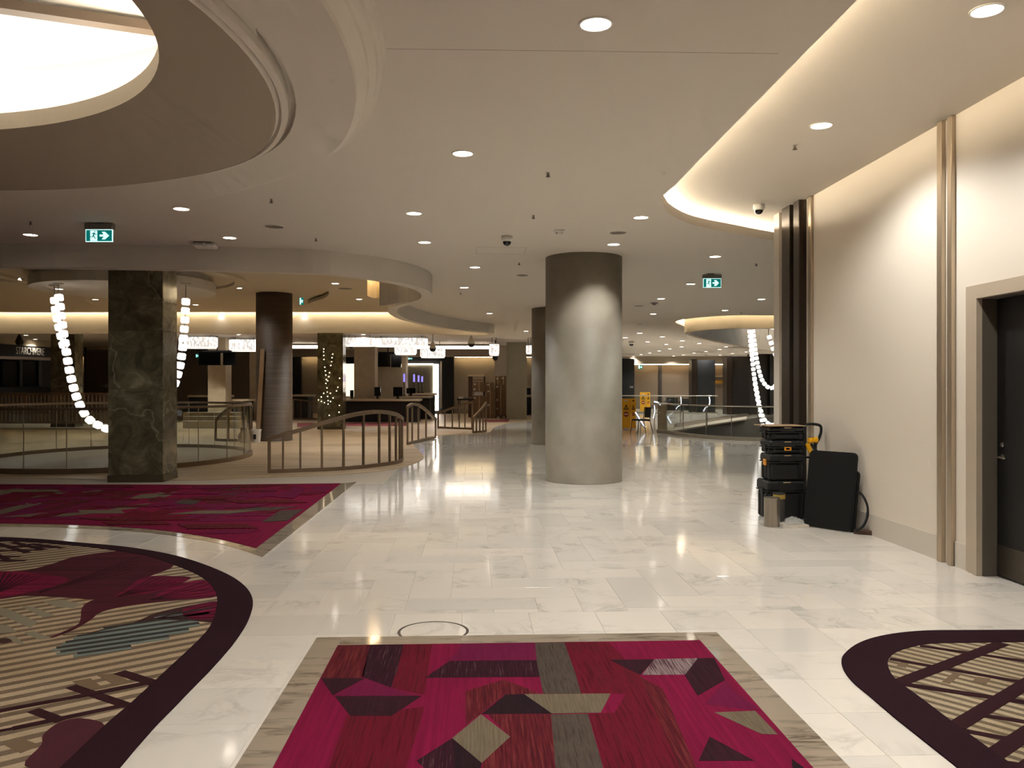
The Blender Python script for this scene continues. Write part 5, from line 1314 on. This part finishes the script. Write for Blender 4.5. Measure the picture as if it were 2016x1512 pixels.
def handrail_lamp(pts, t0, t1, r, lb):
    e = thing('escalator_handrail', lb, 'handrail', D(*pts[0], t0), 'escalator handrails')
    path = gp(pts, t0, t1, 6); put('lit_strip', g_tube(path, r, 8), M('handrail_glow', (240, 244, 250), .3, emit=(236, 242, 255), es=1.1), e)
    q_ = path[len(path) // 2]; put('support_post', g_tube([Vector((q_.x, q_.y + .05, q_.z)), Vector((q_.x, q_.y + .05, .0))], .02, 6), m_steel, e)
    put('rubber_rail', g_tube([p + Vector((0, .04, -.03)) for p in path], r, 8), m_blackm, e)
handrail_lamp([(1288, 791), (1296, 793), (1303, 803), (1313, 819), (1321, 833)], 30.6, 31.4, .028, 'bright sloping escalator handrail just right of the black chair')
handrail_lamp([(1340, 781), (1341, 790), (1340, 797), (1334, 801), (1331, 806)], 36, 36, .02, 'curved escalator handrail end in the middle of the well')
handrail_lamp([(1396, 781), (1397.5, 789), (1396, 797), (1389, 803), (1386, 808), (1385, 810)], 32.6, 32.6, .024, 'brightest curved escalator handrail end near the crystal strands')
handrail_lamp([(1251, 812), (1258, 823), (1266, 836), (1270, 840)], 30, 30.5, .025, 'short bright handrail end between the yellow barrier and the chair')
handrail_lamp([(1288, 798), (1289, 810), (1286, 824)], 33, 33, .02, 'thin curved bluish handrail behind the black chair')
tag(put('newel_panel', g_cam(1296, 1312, 798, 848, 30.3, .12), m_beige), 'tan newel panel at the left end of the well balustrade', 'newel')
e = thing('escalator_deck', 'pale escalator deck sloping up across the well', 'escalator', Z(1400, 838))
A = [Z(1318, 852.5), Z(1400, 838.5), Z(1470, 827), Z(1470, 822), Z(1420, 829), Z(1330, 844)]
put('deck_plate', g_prism([(p.x, p.y) for p in A], .0, .06), m_base, e)
q = [Z(1330, 844), Z(1420, 828.5), Z(1470, 821.5)]; put('skirt', g_bar(at_z(q, .12), .12, .16), m_steel, e)

# black chair
cp = Z(1262, 853); ch = thing('visitor_chair', 'black mesh-backed chair standing by the yellow barrier', 'chair', (cp.x, cp.y, 0), None, radians(-72))
def CP(name, g, mat, smooth=False): o = put(name, g, mat, None, smooth); o.parent = ch; return o
CP('seat', g_rbox(-.23, .23, -.24, .22, .44, .49, .02), m_blackm)
bk = [Vector((x, .24 + .10 * (z - .55) + .03 * (1 - (x / .21) ** 2), z)) for z in (.54, .66, .78, .90) for x in (-.20, -.1, 0, .1, .20)]
Vb = bk + [v + Vector((0, .02, 0)) for v in bk]; Fb = []
for r_ in range(3):
    for c_ in range(4):
        i0 = r_ * 5 + c_; Fb += [(i0, i0 + 1, i0 + 6, i0 + 5), (i0 + 20, i0 + 25, i0 + 26, i0 + 21)]
CP('backrest', (Vb, Fb), M('chair_mesh', (26, 28, 30), .7), True)
for s in (-1, 1):
    CP('leg', g_tube([(s * .23, -.22, .46), (s * .25, -.27, 0)], .013, 8), m_blackm)
    CP('leg', g_tube([(s * .22, .27, .90), (s * .22, .22, .46), (s * .25, .33, 0)], .013, 8), m_blackm)
    CP('side_rail', g_tube([(s * .23, -.22, .45), (s * .23, .22, .45)], .012, 8), m_blackm)
CP('stretcher', g_tube([(-.23, .2, .43), (.23, .2, .43)], .011, 8), m_blackm)
# yellow barriers
def barrier(px0, px1, py0, py1, t, lb):
    e = thing('yellow_barrier', lb, 'barrier', D((px0 + px1) / 2, py1, t), 'yellow barriers'); w = (px1 - px0)
    for k, (a, b) in enumerate(((px0, px0 + w * .62), (px0 + w * .64, px1))):
        pn = put('panel', g_cam(a, b, py0, py1 - 2, t + .12 * k, .05), m_yellow, e)
        c = (a + b) / 2; hw = (b - a) * .30; yy0 = py0 + (py1 - py0) * .18; yy1 = py0 + (py1 - py0) * .36
        put('handle_slot', g_cam(c - hw * .7, c + hw * .7, py0 + 3, py0 + 5, t + .12 * k - .004, .004), m_white if k == 0 else m_blackm, pn)
        def flat2(name, P2, m_, o_): 
            V = [D(x, y, t + .12 * k - o_) for x, y in P2]; V2 = [v + Vector((0, .003, 0)) for v in V]; n = len(V)
            mesh(name, V + V2, [tuple(range(n)), tuple(range(2 * n - 1, n - 1, -1))] + [(i_, i_ + n, (i_ + 1) % n + n, (i_ + 1) % n) for i_ in range(n)], m_, pn)
        flat2('warning_triangle', [(c, yy0), (c + hw, yy1), (c - hw, yy1)], m_blackm, .006)
        flat2('triangle_centre', [(c, yy0 + (yy1 - yy0) * .35), (c + hw * .55, yy1 - (yy1 - yy0) * .16), (c - hw * .55, yy1 - (yy1 - yy0) * .16)], m_yellow, .010)
        flat2('triangle_mark', [(c - .5, yy0 + (yy1 - yy0) * .5), (c + .5, yy0 + (yy1 - yy0) * .5), (c + .4, yy1 - (yy1 - yy0) * .22), (c - .4, yy1 - (yy1 - yy0) * .22)], m_blackm, .013)
        cy = py0 + (py1 - py0) * .51
        flat2('stop_disc', [(c + hw * cos(pi * j / 8), cy + hw * 1.0 * sin(pi * j / 8)) for j in range(16)], M('stop_red', (150, 40, 30), .5), .006)
        flat2('stop_bar', [(c - hw * .75, cy - hw * .22), (c + hw * .75, cy - hw * .22), (c + hw * .75, cy + hw * .22), (c - hw * .75, cy + hw * .22)], M('stop_cream', (226, 200, 160), .5), .010)
        for s in (a + w * .03, b - w * .09): put('foot', g_cam(s, s + w * .06, py1 - 2, py1, t + .12 * k, .06), m_yellow, pn)
barrier(1224, 1252, 785, 844.8, 31.5, 'yellow folding warning barrier right of the thick concrete column')
barrier(1260, 1280, 772, 811.7, 52.5, 'yellow warning barrier farther back behind the glass rail')

# dark pillars and shelves of the far hall
def far_box(name, lb, px0, px1, py0, py1, t, dep, mat, cat, group=None): return tag(put(name, g_cam(px0, px1, py0, py1, t, dep), mat), lb, cat, group)
far_box('dark_pillar', 'black wall panel just right of the thick concrete column', 1200, 1249, 706, 808, 56, .8, m_blackm, 'pillar', 'dark pillars')
e = thing('dark_pillar', 'narrower black pillar with bronze edge in the far hall', 'pillar', D(1385, 810, 52), 'dark pillars')
put('shaft', g_cam(1373, 1408, 709, 812, 52, 1.), m_blackm, e); put('bronze_edge', g_cam(1362, 1372.5, 707, 812, 51.9, .9), m_dbronze, e)
e = thing('dark_pillar', 'wider black pillar with bronze edge beside the crystal strands', 'pillar', D(1455, 815, 46), 'dark pillars')
put('shaft', g_cam(1442, 1476, 702, 816, 46, 1.), M('pillar_brown', (24, 19, 16), .4), e); put('bronze_edge', g_cam(1431, 1441.5, 701, 816, 45.9, .9), m_dbronze, e)
far_box('grey_pier', 'dark grey pier behind the crystal strands', 1476, 1516, 697, 816, 47, .5, m_dgrey, 'pier')
far_box('dark_pillar', 'black wall edge between the crystal strands and the dark fins', 1516, 1560, 697, 816, 46.5, .5, m_blackm, 'pillar', 'dark pillars')
e = thing('wall_shelf', 'lit recess with a yellow band and shelves on the far wall', 'shelf', D(1420, 760, 60))
put('band', g_cam(1408, 1431, 749, 755, 60.5, .3), M('shelf_yellow', (170, 120, 30), .5), e); put('shelf', g_cam(1408, 1431, 740, 741.5, 60.5, .3), m_panelw, e)
far_box('white_notice', 'small pale notice on the black wall panel in the far hall', 1240, 1247, 760, 764, 55.97, .028, m_greyp, 'notice')
for k, (x0, x1, y0, lb) in enumerate(((1312, 1335, 783, 'left'), (1340, 1360, 785, 'right'))):
    e = thing('low_bench', 'dark low seat behind the far glass rail, ' + lb + ' of two', 'seat', D((x0 + x1) / 2, 808, 55)); put('seat', g_cam(x0, x1, y0 + 6, 808, 55, .6), m_blackm, e); put('backrest', g_cam(x0, x1, y0, y0 + 6, 55.5, .1), m_dgrey, e)

# ================================================================ TOOL STACK AT THE RIGHT WALL
fx0 = 3.56; fy0 = 9.84; W, DP = .42, .38
def tool_case(lb, z0, z1, dx, w, dp, lid=.3, latch='amber', ox=0., handle=True):
    x0 = fx0 + dx; y0 = fy0 + ox
    e = thing('tool_case', lb, 'tool case', (x0 + w / 2, y0 + dp / 2, z0), 'stacked tool cases'); h = z1 - z0; zl = z1 - h * lid
    put('body', g_rbox(x0 + .012, x0 + w - .012, y0 + .012, y0 + dp - .012, z0 + .002, zl - .006, .02), m_black, e)
    put('lid', g_rbox(x0, x0 + w, y0, y0 + dp, zl, z1 - .004, min(.022, (z1 - zl) * .3)), m_black, e)
    put('lid_lip', g_rbox(x0 - .004, x0 + w + .004, y0 - .004, y0 + dp + .004, zl - .008, zl + .006, .003), m_black, e)
    for s in (.12, .88):
        put('corner_rib', g_rbox(x0 + w * s - .02, x0 + w * s + .02, y0 + .002, y0 + .02, z0 + .012, zl - .012, .004), m_black, e)
    for s in (.2, .5, .8): put('side_rib', g_rbox(x0 + .003, x0 + .02, y0 + dp * s - .018, y0 + dp * s + .018, z0 + .012, zl - .012, .004), m_black, e)
    put('lid_ridge', g_rbox(x0 + w * .28, x0 + w * .72, y0 - .006, y0 + .02, zl + .01, z1 - .012, .004), m_black, e)
    put('side_latch', g_rbox(x0 - .012, x0 + .01, y0 + dp * .38, y0 + dp * .62, zl - .045, zl + .03, .004), m_black if latch != 'side' else m_amber, e)
    if latch == 'amber': put('front_latch', g_join(g_box(x0 + w * .40, x0 + w * .60, y0 - .012, y0 - .002, zl - .032, zl - .022), g_box(x0 + w * .40, x0 + w * .60, y0 - .012, y0 - .002, zl, zl + .01), g_box(x0 + w * .40, x0 + w * .44, y0 - .012, y0 - .002, zl - .022, zl), g_box(x0 + w * .56, x0 + w * .60, y0 - .012, y0 - .002, zl - .022, zl)), m_amber, e)
    if handle: put('top_handle', g_rbox(x0 + w * .40, x0 + w * .60, y0 - .014, y0 + .006, z1 - .022, z1 - .012, .003), M('handle_tan', (190, 160, 120), .5), e)
    return e
tool_case('black rolling tool case at the bottom of the stack', .0, .465, -.03, .46, .42, .28, 'none')
tool_case('tall black tool case, second from the bottom of the stack', .467, .79, .0, .42, .38, .32, 'side')
tool_case('shallow black tool case, third up in the stack, with a yellow latch', .792, .955, .0, .42, .38, .55, 'amber')
tool_case('topmost black tool case of the stack, under a thin board', .957, 1.125, .0, .42, .38, .45, 'none')
tag(put('thin_board', g_move(g_box(-.30, .20, -.22, .20, 0, .006), (fx0 + .24, fy0 + .2, 1.127), .06), m_wood), 'thin tan board lying on top of the tool case stack', 'board')
p = D(1512, 968, 9.8)
tag(put('wood_offcut', g_move(g_box(-.01, .025, -.02, .02, 0, .10), (fx0 - .03, fy0 - .10, .40), .1), m_wood), 'small timber offcut resting against the bottom tool case', 'timber')
bpy.data.objects['wood_offcut'].location.z = -.40
# hand truck
ht = thing('hand_truck', 'black hand truck with looped handle behind the tool cases', 'hand truck', (4.12, 10.02, 0))
ty = 10.0
def TP(px, py, t=10.17): q = D(px, py, t); return q
q0 = [TP(1578, 880), TP(1583, 850), TP(1587, 838), TP(1594, 834.5), TP(1609, 836), TP(1616, 840), TP(1616, 852), TP(1611, 866), TP(1606, 874)]
put('handle_loop', g_tube(spline(q0, 5), .017, 8), m_blackm, ht)
put('upright', g_tube([TP(1580, 870), TP(1583, 950), TP(1586, 1008)], .016, 8), m_blackm, ht)
put('upright', g_tube([TP(1606, 872), TP(1604, 950), TP(1603, 1008)], .016, 8), m_blackm, ht)
put('cross_brace', g_tube([TP(1581, 900), TP(1605, 901)], .012, 8), m_blackm, ht)
put('toe_plate', g_move(g_box(-.12, .14, -.1, .1, .0, .012), (TP(1594, 1010).x, TP(1594, 1010).y, 0)), m_blackm, ht)
for s in (1588, 1600):
    c = TP(s, 1000); put('wheel', g_move(g_lathe([(.03, -.015), (.09, -.018), (.095, 0), (.09, .018), (.03, .015)], 20), (c.x, c.y + .06, .096), 0, 0, pi / 2), m_blackm, ht)
# yellow clamp tool hanging there
ct_ = thing('yellow_clamp', 'yellow and black clamp tool hooked on the hand truck', 'clamp', TP(1600, 890, 10.0))
put('jaw', g_move(g_rbox(-.05, .045, -.03, .03, -.03, .03, .012), TP(1598, 867, 10.0), .2), m_yellow, ct_)
put('jaw_pad', g_move(g_rbox(-.03, .03, -.035, .035, -.035, .035, .015), TP(1605, 866, 9.97), .2), m_yellow, ct_)
put('grip', g_tube([TP(1590, 873, 10.0), TP(1593, 884, 10.0), TP(1600, 895, 10.0)], .028, 8), m_yellow, ct_)
put('trigger', g_tube([TP(1597, 874, 9.98), TP(1604, 884, 9.98), TP(1610, 890, 9.98)], .016, 8), m_blackm, ct_)
put('bar', g_tube([TP(1603, 862, 10.0), TP(1605, 905, 10.02)], .010, 6), m_blackm, ct_)
# folded table leaning on the wall
A = Vector((3.80, 9.40, .0)); B = Vector((4.135, 8.93, 0))
ax = (B - A).normalized(); wd_ = (B - A).length; lean = Vector((.10, .05, 0)); up_ = (Vector((0, 0, .86)) + lean).normalized(); hgt = .87
nrm = ax.cross(up_).normalized()
ft = thing('folded_table', 'black folded table leaning against the cream wall', 'table', A)
def rrect(x0, x1, y0, y1, r, n=6):
    out = []
    for cx, cy, a0 in ((x1 - r, y1 - r, 0), (x0 + r, y1 - r, pi / 2), (x0 + r, y0 + r, pi), (x1 - r, y0 + r, 1.5 * pi)):
        out += [(cx + r * cos(a0 + pi / 2 * k / n), cy + r * sin(a0 + pi / 2 * k / n)) for k in range(n + 1)]
    return out
def plate(name, outline, n0, n1, mat):
    n = len(outline); V = [A + ax * u + up_ * v + nrm * n0 for u, v in outline] + [A + ax * u + up_ * v + nrm * n1 for u, v in outline]
    F = [tuple(range(n)), tuple(range(2 * n - 1, n - 1, -1))] + [(i_, i_ + n, (i_ + 1) % n + n, (i_ + 1) % n) for i_ in range(n)]
    return mesh(name, V, F, mat, ft)
sgn_ = 1 if nrm.dot(Vector((0, -1, 0))) > 0 else -1
plate('front_leaf', rrect(.0, wd_, .015, hgt, .055), 0, .03 * sgn_, m_table)
plate('leaf_rim', rrect(-.006, wd_ + .006, .009, hgt + .006, .058), .0035 * sgn_, .022 * sgn_, m_blackm)
plate('rear_leaf', rrect(.02, wd_ + .02, .0, hgt - .19, .05), -.045 * sgn_, -.008 * sgn_, m_table)
plate('hinge_bar', rrect(.02, wd_ - .02, .0, .03, .012), -.02 * sgn_, .0, m_steel)
hose = gp([(1690, 968), (1700, 978), (1708, 998), (1707, 1018), (1699, 1036), (1684, 1046)], 8.98, 8.95, 6)
for q in hose: q.x = min(q.x, WX - .012)
tag(put('black_strap', g_bar(hose, .02, .022), m_blackm), 'black strap bowed out at the side of the folded table', 'strap')
p = Z(1713, 1053)
tag(put('timber_block', g_move(g_rbox(-.16, .05, -.03, .03, 0, .05, .004), (p.x, p.y, 0), radians(-35)), m_dwood), 'dark timber block at the foot of the folded table', 'timber')
# steel canister
p = Z(1519.5, 1036); R_ = .088
e = thing('steel_canister', 'dull steel canister standing before the bottom tool case', 'canister', p)
put('body', g_lathe([(R_ - .004, 0), (R_, .006), (R_, .318), (R_ + .004, .322), (R_ + .004, .332), (R_ - .006, .332)], 36, p), m_steel, e, False)
put('inner_floor', g_lathe([(R_ - .006, .30), (.002, .30)], 36, p), m_dgrey, e)
p = Z(1534, 1026); e = thing('steel_canister', 'second canister partly hidden behind the dull steel one', 'canister', p)
put('body', g_lathe([(.065, 0), (.07, .006), (.07, .32), (.074, .325), (.074, .335)], 28, p), m_dgrey, e, False); put('yellow_band', g_lathe([(.0715, .27), (.0715, .32)], 28, p), M('band_ochre', (170, 140, 60), .5), e)
# stone offcut under a crumpled plastic bag
p = Z(1560, 1037)
tag(put('stone_offcut', g_prism([(p.x - .13, p.y - .05), (p.x + .02, p.y - .10), (p.x + .17, p.y - .06), (p.x + .14, p.y + .10), (p.x - .08, p.y + .12)], 0, .03), m_base), 'pale stone offcut on the floor before the folded table', 'stone')
V, F = g_lathe([(.09, .0), (.11, .015), (.085, .04), (.06, .06), (.03, .07), (.001, .065)], 22, (p.x + .02, p.y + .02, .031)); rr = random.Random(5)
V = [(v[0] + rr.uniform(-.02, .02), v[1] + rr.uniform(-.02, .02), max(.032, v[2] + rr.uniform(-.015, .02))) for v in V]
def film():
    m = bpy.data.materials.new('plastic_film'); m.use_nodes = True; nt = m.node_tree; N, L = nt.nodes, nt.links; N.clear()
    o_ = N.new('ShaderNodeOutputMaterial'); t_ = N.new('ShaderNodeBsdfTransparent'); g_ = N.new('ShaderNodeBsdfPrincipled'); g_.inputs['Base Color'].default_value = (.75, .74, .7, 1); g_.inputs['Roughness'].default_value = .15
    mx = N.new('ShaderNodeMixShader'); mx.inputs[0].default_value = .22; L.new(t_.outputs[0], mx.inputs[1]); L.new(g_.outputs[0], mx.inputs[2]); L.new(mx.outputs[0], o_.inputs['Surface']); return m
tag(mesh('plastic_bag', V, F, film()), 'crumpled clear plastic bag on the pale stone offcut', 'bag')
